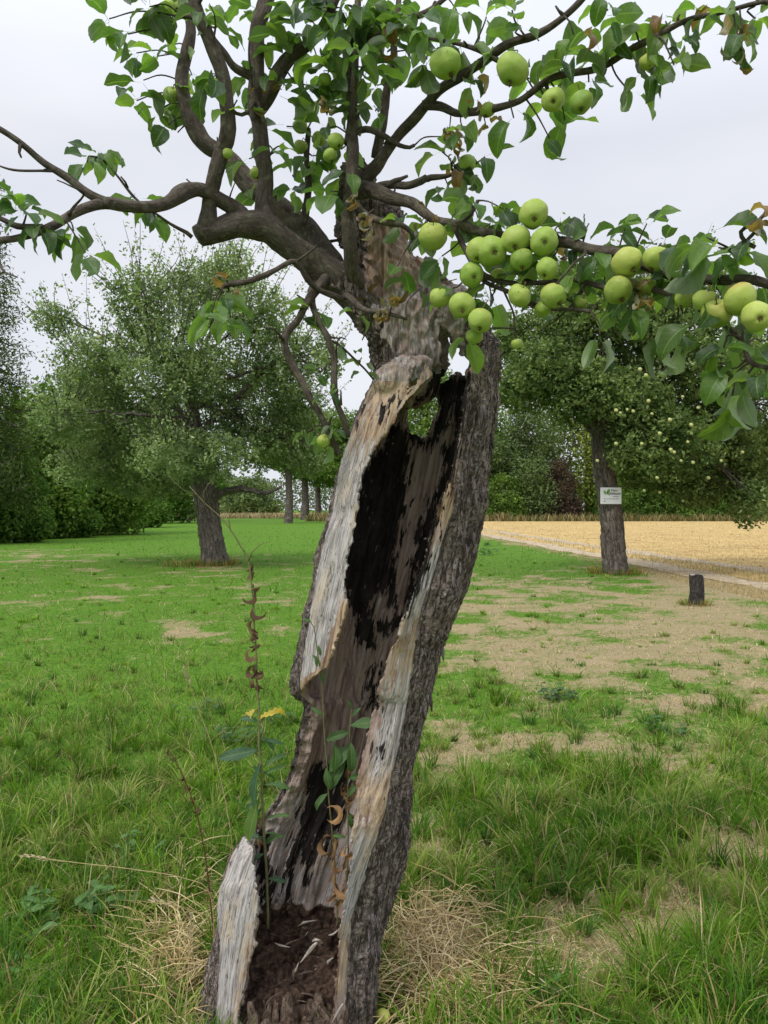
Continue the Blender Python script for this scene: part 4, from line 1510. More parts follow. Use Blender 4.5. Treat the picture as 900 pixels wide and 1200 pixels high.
    r1 = 1 - 2 * np.abs(pn((g + .012 * n3[:, None]) * [36, 36, 13], 1))
    r2 = 1 - 2 * np.abs(pn(g * [75, 75, 48], 2))
    fibre = pn(g * [95, 95, 4.5], 4) + .6 * pn(g * [45, 45, 2.5], 5) + .8 * pn(g * [20, 20, 2.0], 6)
    step_ = np.floor(fbm(g * [38, 38, 1.6], 8, 3) * 5) / 5
    so_n = fbm(V * 32, 7, 4) + .8 * (1 - 2 * np.abs(pn(V * 24, 9)))
    d_b = -.0050 * np.clip(r1, 0, 1) ** 2 - .0032 * np.clip(r2, 0, 1) + .006 * n3 + .0025 * pn(g * [110, 110, 80], 12)
    d_w = .0022 * fibre + .007 * step_ - .004 * np.clip(char - .5, 0, .5) * 2
    deep = ((so < -9) & (yp > 0)).astype(float)
    d_w = d_w + deep * (.009 * step_ + .006 * pn(g * [60, 60, 5], 33))
    disp = d_b * bark + d_w * (1 - bark)
    rug = .014 * (.5 - np.abs(pn(V * [16, 16, 7], 21)) * 2) + .012 * (.5 - np.abs(pn(V * [38, 38, 22], 22)) * 2) + .005 * (.4 - np.abs(pn(V * [95, 95, 30], 23)) * 2)
    disp = disp + np.where(isup, rug * np.clip(1 - kf * .6, 0, 1), 0)
    disp = disp * (1 - soil) + soil * .014 * so_n
    V = V + nr * disp[:, None]
    b = Buf()
    b.add(V, F, None, g)
    o = b.build('trunk', M_trunk, root, root['_at'], extra={'bark': bark, 'char': char, 'soil': soil, 'pale': pale, 'orange': ora})
    o['label'] = 'leaning hollow trunk, split open at the front and blackened inside'
    return o


main = empty('apple_tree', (-.25, 2.25, 0), 'old leaning apple tree with a split hollow trunk, blackened inside, in the foreground', 'tree')
trunk_obj = hollow_trunk(main)
trunk_obj['_at'] = main['_at']

# ---- limbs: rows u, v, Y, radius in photo pixels
LIMBS = [
    ('limb', [(440, 375, 2.22, 20), (400, 332, 2.20, 18), (370, 308, 2.18, 17), (340, 285, 2.16, 16), (310, 269, 2.14, 16), (280, 267, 2.12, 15), (245, 274, 2.10, 13), (232, 277, 2.09, 12)]),
    ('limb', [(415, 345, 2.24, 16), (388, 305, 2.30, 14), (360, 272, 2.34, 13), (330, 245, 2.36, 13), (300, 220, 2.38, 12), (265, 185, 2.38, 11), (240, 168, 2.37, 10), (225, 145, 2.36, 10), (214, 110, 2.35, 8), (217, 70, 2.34, 7), (222, 30, 2.32, 6), (214, -30, 2.3, 5)]),
    ('limb', [(240, 276, 2.10, 11), (246, 235, 2.08, 9), (255, 190, 2.05, 9), (268, 145, 2.02, 9.5), (262, 90, 2.0, 8.5), (245, 50, 1.98, 8), (230, 5, 1.96, 7), (222, -40, 1.95, 6)]),
    ('limb', [(320, 272, 2.14, 13), (311, 235, 2.14, 10), (308, 200, 2.14, 9.5), (303, 150, 2.13, 9), (298, 100, 2.12, 9), (303, 50, 2.11, 9), (309, 5, 2.1, 9), (312, -50, 2.1, 8)]),
    ('branch', [(292, 266, 2.13, 11), (278, 247, 2.12, 10), (255, 230, 2.09, 9), (235, 221, 2.06, 9), (215, 226, 2.02, 10), (195, 234, 1.98, 8), (165, 242, 1.93, 7), (125, 238, 1.86, 7), (95, 246, 1.82, 5.5), (60, 264, 1.77, 5), (25, 276, 1.72, 4.5), (0, 281, 1.7, 4), (-60, 292, 1.66, 3.5)]),
    ('branch', [(130, 240, 1.86, 6.5), (105, 228, 1.85, 5.5), (75, 207, 1.83, 4.5), (40, 181, 1.80, 4), (0, 150, 1.77, 3.5), (-60, 110, 1.74, 3)]),
    ('branch', [(50, 266, 1.75, 3.5), (20, 264, 1.74, 3.5), (0, 258, 1.74, 3), (-40, 250, 1.72, 2.5)]),
    ('branch', [(418, 335, 2.18, 11), (413, 300, 2.10, 8), (410, 260, 2.08, 7.5), (409, 215, 2.07, 8), (412, 165, 2.07, 7), (414, 120, 2.06, 6), (412, 60, 2.05, 5), (418, 0, 2.04, 4), (420, -40, 2.04, 4)]),
    ('branch', [(353, 262, 2.25, 5), (361, 232, 2.24, 4.5), (362, 190, 2.24, 3.5), (361, 150, 2.24, 3)]),
    ('branch', [(302, 128, 2.13, 9), (325, 90, 2.12, 9), (345, 65, 2.10, 8), (365, 45, 2.08, 6), (385, 20, 2.06, 5), (400, -20, 2.04, 4)]),
    ('branch', [(300, 95, 2.12, 6), (272, 80, 2.1, 4.5), (258, 60, 2.08, 3.5), (235, 30, 2.06, 3), (215, 20, 2.04, 2.5)]),
    ('branch', [(417, 212, 2.16, 12), (430, 204, 2.14, 8), (445, 185, 2.12, 7), (461, 165, 2.10, 6.5), (480, 140, 2.06, 6), (498, 122, 2.02, 6), (545, 86, 1.92, 5.5), (587, 60, 1.84, 5), (628, 39, 1.78, 4.5), (660, 18, 1.74, 4), (690, -10, 1.7, 3.5), (720, -40, 1.66, 3)]),
    ('branch', [(495, 124, 2.02, 5.5), (515, 127, 2.0, 5), (534, 131, 1.97, 4.5), (560, 130, 1.94, 4.5), (587, 124, 1.9, 4.5), (610, 117, 1.87, 4), (640, 100, 1.83, 4), (680, 84, 1.79, 4.5), (715, 70, 1.76, 4), (743, 55, 1.73, 4), (770, 42, 1.7, 4), (795, 29, 1.68, 3.5), (837, 17, 1.65, 3), (900, 4, 1.6, 2.5)]),
    ('branch', [(418, 222, 2.14, 12), (440, 225, 2.10, 9), (472, 236, 2.06, 7), (500, 250, 2.02, 6), (525, 262, 1.98, 6), (560, 270, 1.93, 5), (590, 278, 1.9, 5), (620, 285, 1.88, 5), (660, 283, 1.84, 6), (690, 290, 1.81, 6), (735, 303, 1.76, 5.5), (785, 320, 1.7, 5.5), (830, 326, 1.63, 6.5), (870, 330, 1.57, 5.5), (905, 336, 1.52, 5), (960, 345, 1.46, 4)]),
    ('branch', [(525, 264, 1.98, 4), (545, 290, 1.95, 3.5), (560, 320, 1.93, 3.5), (580, 329, 1.91, 3), (620, 329, 1.88, 3), (675, 329, 1.84, 3), (720, 337, 1.78, 3), (770, 345, 1.7, 3.5), (830, 358, 1.62, 3), (865, 395, 1.56, 3), (878, 425, 1.54, 3), (905, 430, 1.5, 2.5)]),
    ('branch', [(562, 324, 1.93, 2.5), (590, 342, 1.9, 2.5), (623, 355, 1.87, 2.5), (655, 362, 1.84, 2.5), (692, 365, 1.8, 2.2)]),
    ('branch', [(383, 322, 2.18, 7), (366, 347, 2.12, 5.5), (348, 372, 2.10, 4.5), (333, 396, 2.08, 4.5), (345, 430, 2.08, 4.5), (362, 462, 2.08, 4.2), (377, 486, 2.09, 4), (397, 533, 2.12, 3.5)]),
    ('branch', [(368, 335, 2.14, 5), (367, 354, 2.12, 4), (375, 376, 2.11, 4), (384, 400, 2.10, 4.5), (392, 430, 2.10, 4), (397, 465, 2.10, 4), (407, 512, 2.12, 3.5)]),
    ('branch', [(400, 350, 2.14, 4), (375, 340, 2.1, 3.5), (358, 328, 2.08, 3.5), (345, 308, 2.06, 3), (325, 317, 2.05, 3), (305, 325, 2.04, 3.5), (285, 333, 2.03, 3.5), (262, 336, 2.02, 3)]),
    ('twig', [(225, 278, 2.08, 2.2), (205, 266, 2.06, 1.8), (188, 253, 2.04, 1.6), (168, 238, 2.02, 1.5), (150, 220, 2.0, 1.5), (133, 203, 1.98, 1.3), (115, 185, 1.97, 1.2)]),
    ('branch', [(440, 185, 2.25, 6), (446, 150, 2.24, 5.5), (453, 110, 2.22, 5), (461, 78, 2.2, 4.5), (463, 40, 2.18, 4), (470, -20, 2.16, 3)]),
    ('twig', [(412, 160, 2.07, 4), (430, 155, 2.08, 4), (450, 160, 2.08, 3.5), (470, 168, 2.08, 2.5), (486, 170, 2.08, 1.8)]),
    ('twig', [(430, 225, 2.1, 6), (455, 215, 2.09, 5), (480, 214, 2.07, 4.5), (500, 208, 2.05, 4)]),
    ('twig', [(455, 218, 2.09, 4), (465, 212, 2.08, 3), (478, 206, 2.07, 1.6)]),
    ('twig', [(500, 210, 2.05, 4), (520, 205, 2.02, 2.5), (540, 196, 2.0, 2)]),
    ('twig', [(540, 262, 1.96, 2.5), (552, 250, 1.95, 2.4), (560, 235, 1.94, 2)]),
    ('twig', [(885, 290, 1.5, 2.4), (872, 272, 1.5, 2.2), (890, 258, 1.5, 2.2), (900, 243, 1.5, 2)]),
    ('twig', [(860, 312, 1.57, 2.4), (872, 290, 1.55, 2.2), (885, 272, 1.52, 2.2), (893, 262, 1.5, 2)]),
    ('twig', [(585, 330, 1.9, 1.5), (594, 350, 1.9, 1.2), (603, 372, 1.9, 1.2), (606, 398, 1.9, 1.1)]),
    ('twig', [(384, 398, 2.10, 1.6), (405, 412, 2.12, 1.3), (425, 428, 2.14, 1.2), (438, 445, 2.16, 1.2)]),
    ('twig', [(268, 120, 2.02, 2.2), (278, 135, 2.02, 2.2), (290, 135, 2.03, 2.5), (298, 122, 2.1, 3)]),
    ('branch', [(405, 168, 2.07, 4), (420, 60, 2.0, 4), (440, 45, 1.98, 4), (460, 30, 1.96, 4), (500, 10, 1.92, 3.5), (540, -20, 1.9, 3)]),
    ('twig', [(590, 72, 1.84, 3), (560, 60, 1.86, 2.5), (530, 50, 1.88, 2.2), (500, 45, 1.9, 2)]),
    ('twig', [(412, 232, 2.07, 4.5), (430, 253, 2.02, 4.5), (450, 262, 2.0, 4), (470, 266, 1.98, 3.5), (484, 280, 1.98, 3)]),
    ('twig', [(404, 348, 2.1, 4), (420, 360, 2.04, 3.5), (445, 365, 2.0, 3), (476, 374, 2.0, 2)]),
]
limb_pts, limb_buf, limb_obj, limb_leaf = [], [], [], []
for i, (nm, pts) in enumerate(LIMBS):
    b = Buf()
    rows = [list(P(u, v, Y)) + [r * Y / FP] for u, v, Y, r in pts]
    rmax = max(r[3] for r in rows)
    path = tube(b, rows, 18 if rmax > .018 else 10, .012, rough=.24 if rmax > .012 else .3, wob=.011, seed=i + 1)
    # spurs and knots along the limb
    k = 0
    while k < len(path) - 4:
        k += int(R.uniform(6, 16))
        if k >= len(path) - 2:
            break
        q = path[k]
        dr_ = unit(R.normal(size=3) + [0, -.3, .4])
        ln = R.uniform(.008, .03) + q[3] * 1.1
        if R.random() < .22 and q[3] > .006:
            e1 = q[:3] + dr_ * R.uniform(.05, .11)
            e2 = e1 + unit(dr_ + R.normal(0, .5, 3)) * R.uniform(.04, .12)
            tube(b, [list(q[:3]) + [.0034], list(e1) + [.0026], list(e2) + [.0014]], 6, .012, .3, wob=.01, seed=k)
        tube(b, [list(q[:3]) + [q[3] * .6 + .001], list(q[:3] + dr_ * ln * .6) + [.0032], list(q[:3] + dr_ * ln + R.normal(0, .004, 3)) + [.0022]], 6, .01, .2)
    limb_pts.append(path)
    limb_buf.append(b)
    limb_leaf.append(Buf())

allp = np.concatenate([np.c_[p, np.full(len(p), i)] for i, p in enumerate(limb_pts)])
allu = 450 + allp[:, 0] * FP / allp[:, 1]
allv = HV + (CH - allp[:, 2]) * FP / allp[:, 1]

# ---- leaf clusters: u, v, number of leaves, leaf length in photo pixels (0 = usual)
CL = [(128, 22, 4, 0), (150, 40, 4, 0), (160, 62, 3, 0), (184, 66, 3, 0), (205, 52, 3, 0), (168, 94, 2, 0), (160, 118, 3, 0), (197, 146, 2, 0), (184, 132, 3, 0), (225, 88, 4, 0),
      (246, 95, 4, 0), (175, 8, 6, 0), (205, 14, 6, 0), (240, 14, 5, 0), (262, 32, 4, 0), (222, 112, 3, 0), (212, 118, 4, 0),
      (115, 180, 7, 0), (102, 190, 3, 0), (168, 236, 6, 0), (180, 250, 3, 0), (28, 248, 6, 0), (50, 268, 5, 0), (8, 232, 4, 0), (86, 270, 5, 40), (100, 296, 3, 42),
      (255, 352, 5, 0), (248, 368, 5, 40), (270, 372, 4, 38),
      (340, 60, 5, 0), (352, 20, 7, 0), (372, 68, 4, 50), (385, 40, 5, 44), (402, 16, 7, 0), (420, 60, 6, 0), (440, 28, 7, 0), (455, 70, 5, 0), (470, 30, 6, 0), (430, 85, 5, 0),
      (388, 108, 5, 0), (372, 120, 5, 0), (412, 128, 4, 0), (345, 222, 4, 0), (336, 148, 2, 40), (292, 186, 3, 0), (322, 178, 3, 0), (300, 230, 3, 0), (355, 200, 4, 0), (370, 182, 5, 0),
      (290, 92, 4, 0), (385, 150, 4, 0), (388, 224, 3, 40), (395, 90, 5, 0), (325, 40, 4, 0), (330, 105, 4, 0), (310, 150, 2, 0), (265, 130, 2, 0), (360, 100, 4, 0), (440, 130, 3, 0),
      (408, 200, 3, 0), (400, 175, 3, 0), (415, 40, 6, 44), (478, 60, 4, 0), (490, 20, 6, 0), (505, 40, 4, 0), (465, 5, 6, 0),
      (372, 366, 3, 0), (352, 372, 1, 0), (424, 421, 3, 22), (375, 436, 2, 22), (387, 462, 4, 22), (360, 508, 2, 26), (388, 500, 3, 22), (417, 368, 2, 26), (400, 400, 1, 24), (428, 436, 2, 20), (382, 515, 3, 24),
      (466, 312, 2, 0), (492, 338, 2, 34), (500, 262, 5, 0), (518, 300, 3, 0), (545, 205, 4, 0), (516, 160, 2, 0), (518, 178, 2, 0), (542, 152, 3, 0), (568, 184, 2, 0), (530, 190, 3, 0), (528, 225, 4, 0),
      (548, 238, 4, 0), (470, 262, 3, 0), (560, 255, 4, 0), (575, 262, 5, 40), (590, 245, 3, 0), (540, 290, 3, 0), (560, 300, 3, 0), (600, 300, 4, 0), (630, 298, 4, 0), (658, 262, 3, 0), (668, 285, 4, 0), (650, 300, 4, 0), (612, 262, 3, 0),
      (690, 262, 2, 0), (700, 300, 4, 0), (672, 325, 4, 40), (688, 336, 2, 50), (710, 318, 4, 0), (732, 268, 4, 0), (758, 262, 5, 40), (745, 285, 3, 0), (775, 285, 3, 0), (783, 318, 3, 0), (765, 325, 5, 40),
      (722, 365, 3, 40), (703, 392, 2, 46), (745, 340, 4, 44), (742, 362, 3, 40), (700, 360, 3, 0), (828, 278, 3, 62), (842, 290, 3, 50), (862, 292, 3, 40), (855, 315, 4, 0), (884, 285, 2, 40), (888, 330, 3, 46),
      (815, 305, 4, 40), (800, 330, 4, 40), (800, 368, 2, 75), (822, 372, 2, 58), (790, 392, 3, 50), (845, 345, 4, 40), (848, 408, 3, 52), (858, 432, 3, 54), (872, 452, 3, 58), (858, 465, 2, 60), (892, 400, 4, 50), (895, 445, 3, 50), (880, 420, 3, 50),
      (875, 380, 3, 40), (570, 330, 3, 0), (528, 338, 3, 0), (556, 352, 3, 0), (548, 392, 2, 40), (575, 350, 3, 0), (635, 335, 3, 0), (600, 322, 3, 0), (680, 350, 2, 0),
      (762, 42, 4, 60), (740, 30, 4, 46), (728, 55, 3, 44), (806, 45, 3, 0), (790, 76, 3, 40), (738, 108, 2, 40), (752, 88, 3, 40), (870, 38, 4, 40), (885, 22, 4, 0), (712, 12, 4, 0), (672, 40, 2, 36), (655, 72, 4, 50), (668, 80, 3, 44),
      (602, 138, 2, 44), (662, 140, 2, 40), (644, 162, 2, 30), (572, 68, 3, 0), (542, 52, 3, 44), (552, 96, 3, 0), (620, 92, 3, 0), (700, 62, 3, 0), (690, 96, 3, 0), (640, 120, 3, 0), (820, 20, 5, 0), (848, 12, 4, 0), (780, 25, 4, 0), (610, 30, 3, 0), (600, 12, 3, 0), (570, 20, 3, 0), (535, 12, 4, 0),
      (455, 42, 6, 0), (430, 8, 7, 0), (378, 5, 6, 0), (300, 12, 3, 0), (515, 60, 3, 0), (770, 60, 3, 46), (500, 70, 4, 0), (442, 100, 4, 0)]
APXY = [(522, 75), (601, 82), (648, 117), (681, 120), (507, 277), (625, 251), (604, 281), (638, 283), (576, 294), (553, 322), (515, 349), (542, 358), (563, 376), (609, 347), (649, 347), (735, 308), (770, 303), (725, 340), (867, 351), (887, 371), (201, 111), (374, 163)]
LG = np.array([[.075, .150, .030], [.105, .190, .040], [.055, .115, .030], [.145, .235, .050], [.045, .090, .034]])
for (cu_, cv_, n, ln) in CL:
    n = n if n < 3 else int(n * 1.35)
    d2 = (allu - cu_) ** 2 + (allv - cv_) ** 2
    j = int(np.argmin(d2))
    q = allp[j]
    li = int(q[4])
    Y = q[1] + R.uniform(-.04, .04)
    if min((cu_ - a[0]) ** 2 + (cv_ - a[1]) ** 2 for a in APXY) < 34 ** 2:
        Y += .055
    if d2[j] < 40 ** 2:
        Y += R.uniform(-.05, .03)
    c = P(cu_, cv_, Y)
    if d2[j] > 8 ** 2:
        mid = (q[:3] + c) / 2 + R.normal(0, .008, 3) + [0, 0, .008]
        tube(limb_buf[li], [list(q[:3]) + [.0028], list(mid) + [.002], list(c) + [.0017]], 6, .012, .3)
    LL = (ln * 1.02 if ln else R.uniform(32, 42)) * Y / FP
    LL = min(LL, .125)
    a = R.uniform(0, 6.28) + np.arange(n) * 2.4
    el = R.uniform(-.9, .5, n)
    d = np.c_[np.cos(a) * np.cos(el), np.sin(a) * np.cos(el) * .9, np.sin(el)]
    d = unit(d + unit(c - q[:3]) * (.5 if d2[j] > 64 else 0))
    nrm = unit(np.c_[R.normal(0, .55, n), R.normal(-.25, .55, n), np.full(n, 1.0)])
    base = c - d * .0 + R.normal(0, .006, (n, 3))
    L = LL * R.uniform(.7, 1.12, n) / 1.15
    dark = R.random() < .3
    col = LG[R.integers(0, 5, n)] * R.uniform(.8, 1.2, (n, 1))
    if dark:
        col = col * .7
    dead = (R.random(n) < .06) & (LL < .075)
    col[dead] = np.array([.19, .10, .045])
    leafs(limb_leaf[li], base, d, nrm, L, R.uniform(.26, .37, n), np.where(dead, R.uniform(2, 3.5, n), R.uniform(.2, 1.5, n) + (.5 if ln > 42 else 0)), R.uniform(.1, .75, n) + (.15 if ln > 42 else 0), col, wav=.22, seed=int(cu_ * 7 + cv_), twist=R.uniform(-.5, .5, n))
# withered bunches
for (cu_, cv_, n) in [(530, 165, 7), (527, 150, 5), (495, 258, 5), (430, 350, 10), (460, 352, 8), (445, 368, 6), (570, 150, 3), (505, 268, 3), (410, 235, 6), (868, 60, 3), (530, 188, 4), (300, 108, 5), (320, 95, 5), (748, 340, 5), (758, 352, 4), (385, 120, 5), (560, 120, 3), (893, 255, 5), (430, 262, 8), (278, 345, 3), (265, 325, 3)]:
    j = int(np.argmin((allu - cu_) ** 2 + (allv - cv_) ** 2))
    li = int(allp[j, 4])
    c = P(cu_, cv_, allp[j, 1] - .03)
    tube(limb_buf[li], [list(allp[j, :3]) + [.002], list(c) + [.0014]], 5, .02)
    d = unit(R.normal(size=(n, 3)) + [0, 0, -.5])
    leafs(limb_leaf[li], c + R.normal(0, .008, (n, 3)), d, R.normal(size=(n, 3)), R.uniform(.02, .05, n), .25, R.uniform(1.5, 4, n), R.uniform(.3, 1, n), np.array([[.21, .125, .06]]) * R.uniform(.5, 1.3, (n, 1)), wav=.3, twist=R.uniform(-2, 2, n))
for i, (nm, pts) in enumerate(LIMBS):
    o = limb_buf[i].build(nm, M_limb, main, main['_at'])
    o['_at'] = main['_at']
    if limb_leaf[i].n:
        lo = limb_leaf[i].build('leaves', M_leaf, o, main['_at'])

# ---- loose splinters on and around the rotten floor (parts of the trunk)
def splinter(u0, v0, u1, v1, Y, w0, material, name='splinter', flat=.5):
    a, b_ = P(u0, v0, Y), P(u1, v1, Y - .01)
    b = Buf()
    tube(b, [list(a) + [w0 * .5], list(a * .65 + b_ * .35 + R.normal(0, .003, 3)) + [w0], list(b_) + [w0 * .18]], 7, .01, .45, seed=R.integers(1, 80))
    b.build(name, material, trunk_obj, main['_at'])


for a in [(372, 1104, 352, 1128, 2.12, .006), (366, 1103, 376, 1102, 2.12, .0045)]:
    splinter(*a, M_pale)
for a in [(346, 1134, 344, 1150, 2.10, .005), (322, 1105, 340, 1110, 2.14, .003), (312, 1180, 330, 1162, 2.04, .004), (402, 1176, 388, 1200, 2.04, .004), (360, 1195, 372, 1180, 2.03, .006),
          (384, 1130, 391, 1122, 2.09, .004), (330, 1112, 352, 1100, 2.16, .003), (350, 1085, 372, 1078, 2.2, .003), (385, 1096, 398, 1088, 2.17, .003), (345, 1140, 350, 1128, 2.09, .003)]:
    splinter(*a, M_pale if R.random() < .6 else M_rotwood)
for (u0, v0, ht, w0, Y) in [(338, 1190, 34, .020, 2.07), (318, 1186, 18, .020, 2.07), (296, 1196, 30, .016, 2.05), (368, 1180, 26, .028, 2.09), (392, 1186, 24, .022, 2.08), (320, 1215, 26, .046, 2.01), (372, 1212, 22, .036, 2.02), (398, 1210, 26, .02, 2.03)]:
    for q in range(3):
        a, b_ = P(u0 + R.normal(0, 5), v0 + 22, Y + R.normal(0, .01)), P(u0 + R.normal(0, 8), v0 - ht * R.uniform(.3, .8), Y + .02)
        b = Buf()
        ww_ = w0 * R.uniform(.4, .9)
        tube(b, [list(a) + [ww_], list(a * .6 + b_ * .4 + R.normal(0, .004, 3)) + [ww_ * 1.1], list(a * .2 + b_ * .8) + [ww_ * .8], list(b_) + [ww_ * .45]], 12, .006, .75, seed=R.integers(1, 80))
        b.build('rotten_shard', M_rotwood, trunk_obj, main['_at'])
for k in range(40):
    u0, v0 = R.uniform(304, 402), R.uniform(1074, 1190)
    Yd = np.interp(v0, [1070, 1200], [2.36, 2.08])
    a = P(u0, v0, Yd)
    a[2] = max(a[2], .19 + .46 * (Yd - 2.25) + .006)
    d = unit(R.normal(size=3) * [1, .7, .25]) * R.uniform(.008, .03)
    b = Buf()
    r = R.uniform(.0012, .0045)
    tube(b, [list(a - d) + [r * .5], list(a + [0, 0, .003]) + [r], list(a + d) + [r * .4]], 6, .008, .5, seed=k)
    b.build('wood_chip', M_rotwood if R.random() < .93 else M_pale, trunk_obj, main['_at'])
# flakes of bark that stand off the right edge and the left lip
for k in range(46):
    vv_ = R.uniform(440, 1160)
    right = R.random() < .7
    uu_ = T_R(vv_) - R.uniform(2, 22) if right else T_L(vv_) + R.uniform(0, 4)
    if not right and 800 < vv_ < 980:
        continue
    cx_, w_ = (T_L(vv_) + T_R(vv_)) / 2, (T_R(vv_) - T_L(vv_)) / 2
    d_ = float(np.clip(w_ * .95, 50, 88))
    uu_ = min(max(uu_, T_L(vv_) + 4), T_R(vv_) - 3)
    Yq = Y0 - d_ / 400 * math.sqrt(max(0, 1 - ((uu_ - cx_) / w_) ** 2)) + .003
    uu_ = 450 + (uu_ - 450) * 1.0
    b = Buf()
    a = P(uu_, vv_, Yq)
    tube(b, [list(a) + [.004], list(a + [.002, -.004, -.02]) + [.006], list(a + [.004, -.006, -.045]) + [.002]], 5, .012, .5, seed=k)
    b.build('bark_flake', M_flake, trunk_obj, main['_at'])

# ------------------------------------------------------------------ apples on the hollow tree
AP = [  # u, v, diameter px, tilt towards the viewer, blush, label
    (522, 75, 37, .2, 0, 'large green apple hanging high by the upper branch, left of two'),
    (601, 82, 40, .1, 0, 'large green apple hanging high by the upper branch, right of two'),
    (648, 117, 28, .8, 0, 'green apple with its brown blossom end showing, left of a pair on the upper branch'),
    (681, 120, 28, .3, 0, 'dark green apple, right of the pair under the upper branch'),
    (571, 129, 19, .2, 0, 'small green apple hanging alone below the upper fork'),
    (759, 72, 20, .2, 0, 'small apple half hidden by big leaves near the upper right'),
    (443, 17, 21, .2, 0, 'green apple among dense leaves at the top edge right of centre'),
    (547, 192, 22, .3, 0, 'small apple topped with withered leaves above the laden branch'),
    (507, 277, 34, .0, 0, 'green apple under a red-brown dead leaf in front of the neck of the tree'),
    (625, 251, 35, .7, 0, 'topmost apple of the big bunch on the laden branch'),
    (604, 281, 34, .5, 0, 'round apple in the middle of the big bunch'),
    (638, 283, 34, 1.0, 0, 'right apple of the big bunch, blossom end facing forward'),
    (576, 294, 37, 1.0, 0, 'largest apple of the big bunch, at its left end'),
    (561, 293, 30, .3, 0, 'apple tucked behind the largest one at the left end of the big bunch'),
    (611, 305, 28, .3, 0, 'shaded apple low behind the middle of the big bunch'),
    (641, 315, 26, .3, 0, 'apple half hidden by leaves just below the right end of the big bunch'),
    (553, 322, 29, .9, 0, 'apple with blossom end forward just below the left of the big bunch'),
    (583, 322, 17, .2, 0, 'small pale apple between leaves under the big bunch'),
    (515, 349, 25, .2, 0, 'leftmost small apple of the lower left bunch'),
    (542, 358, 32, .7, 0, 'middle apple of the lower left bunch with a dry stalk across it'),
    (563, 376, 30, .4, 0, 'lowest and rightmost apple of the lower left bunch'),
    (556, 394, 22, .2, 0, 'apple with a leaf under it, hanging lowest in the lower left bunch'),
    (609, 347, 28, .2, 0, 'apple hanging from the thin lower twig, left of two'),
    (649, 347, 31, .3, 0, 'apple hanging from the thin lower twig, right of two'),
    (636, 362, 20, .2, 0, 'small apple peeping out below the right one of the two on the thin twig'),
    (606, 403, 14, .1, 0, 'tiny unripe apple hanging alone on a long thin shoot'),
    (680, 355, 18, .2, 0, 'small shaded apple left of the drooping pale leaves'),
    (735, 308, 36, .5, .15, 'yellowish green apple, left of the pair right of centre'),
    (770, 303, 32, .2, .1, 'yellowish green apple, right of the pair right of centre'),
    (725, 340, 34, .3, 0, 'shaded green apple hanging beneath the pair'),
    (758, 335, 24, .2, 0, 'small apple behind leaves beneath the right one of the pair'),
    (801, 351, 24, .2, 0, 'small green apple behind the large pale folded leaf'),
    (840, 368, 38, .2, .1, 'green apple squeezed between the dark leaf and the blushing apple'),
    (867, 351, 40, .4, .6, 'apple with orange blush, largest at the right edge'),
    (887, 371, 36, 1.0, .1, 'apple below and right of the blushing one, blossom end forward'),
    (825, 352, 28, .2, 0, 'apple behind leaves left of the blushing one'),
    (201, 111, 21, .2, 0, 'green apple hanging alone in the upper left'),
    (203, 8, 22, .2, 0, 'green apple cut by the top edge at the upper left'),
    (352, 172, 17, .2, 0, 'pale apple at the left of the small cluster behind the upright branches'),
    (352, 148, 18, .2, 0, 'pale apple highest in the small cluster behind the upright branches'),
    (374, 163, 18, .5, 0, 'middle apple of the small cluster behind the upright branches'),
    (394, 166, 20, .3, 0, 'rightmost apple of the small cluster behind the upright branches'),
    (387, 182, 18, .2, 0, 'lowest apple of the small cluster behind the upright branches'),
    (381, 93, 15, .2, 0, 'small bright apple between leaves above the small cluster'),
    (300, 203, 15, .2, 0, 'small apple half behind the thick upright branch'),
    (267, 180, 14, .2, 0, 'small apple in the crook right of the bent left branch'),
    (248, 100, 20, .2, 0, 'shaded apple among leaves beside the bent left branch'),
    (378, 517, 18, .2, 0, 'small apple at the tip of the dead hanging twigs left of the trunk'),
]
M_stalk = mat_flat('apple_stalk', (.12, .08, .04), (.2, .14, .07), 60)
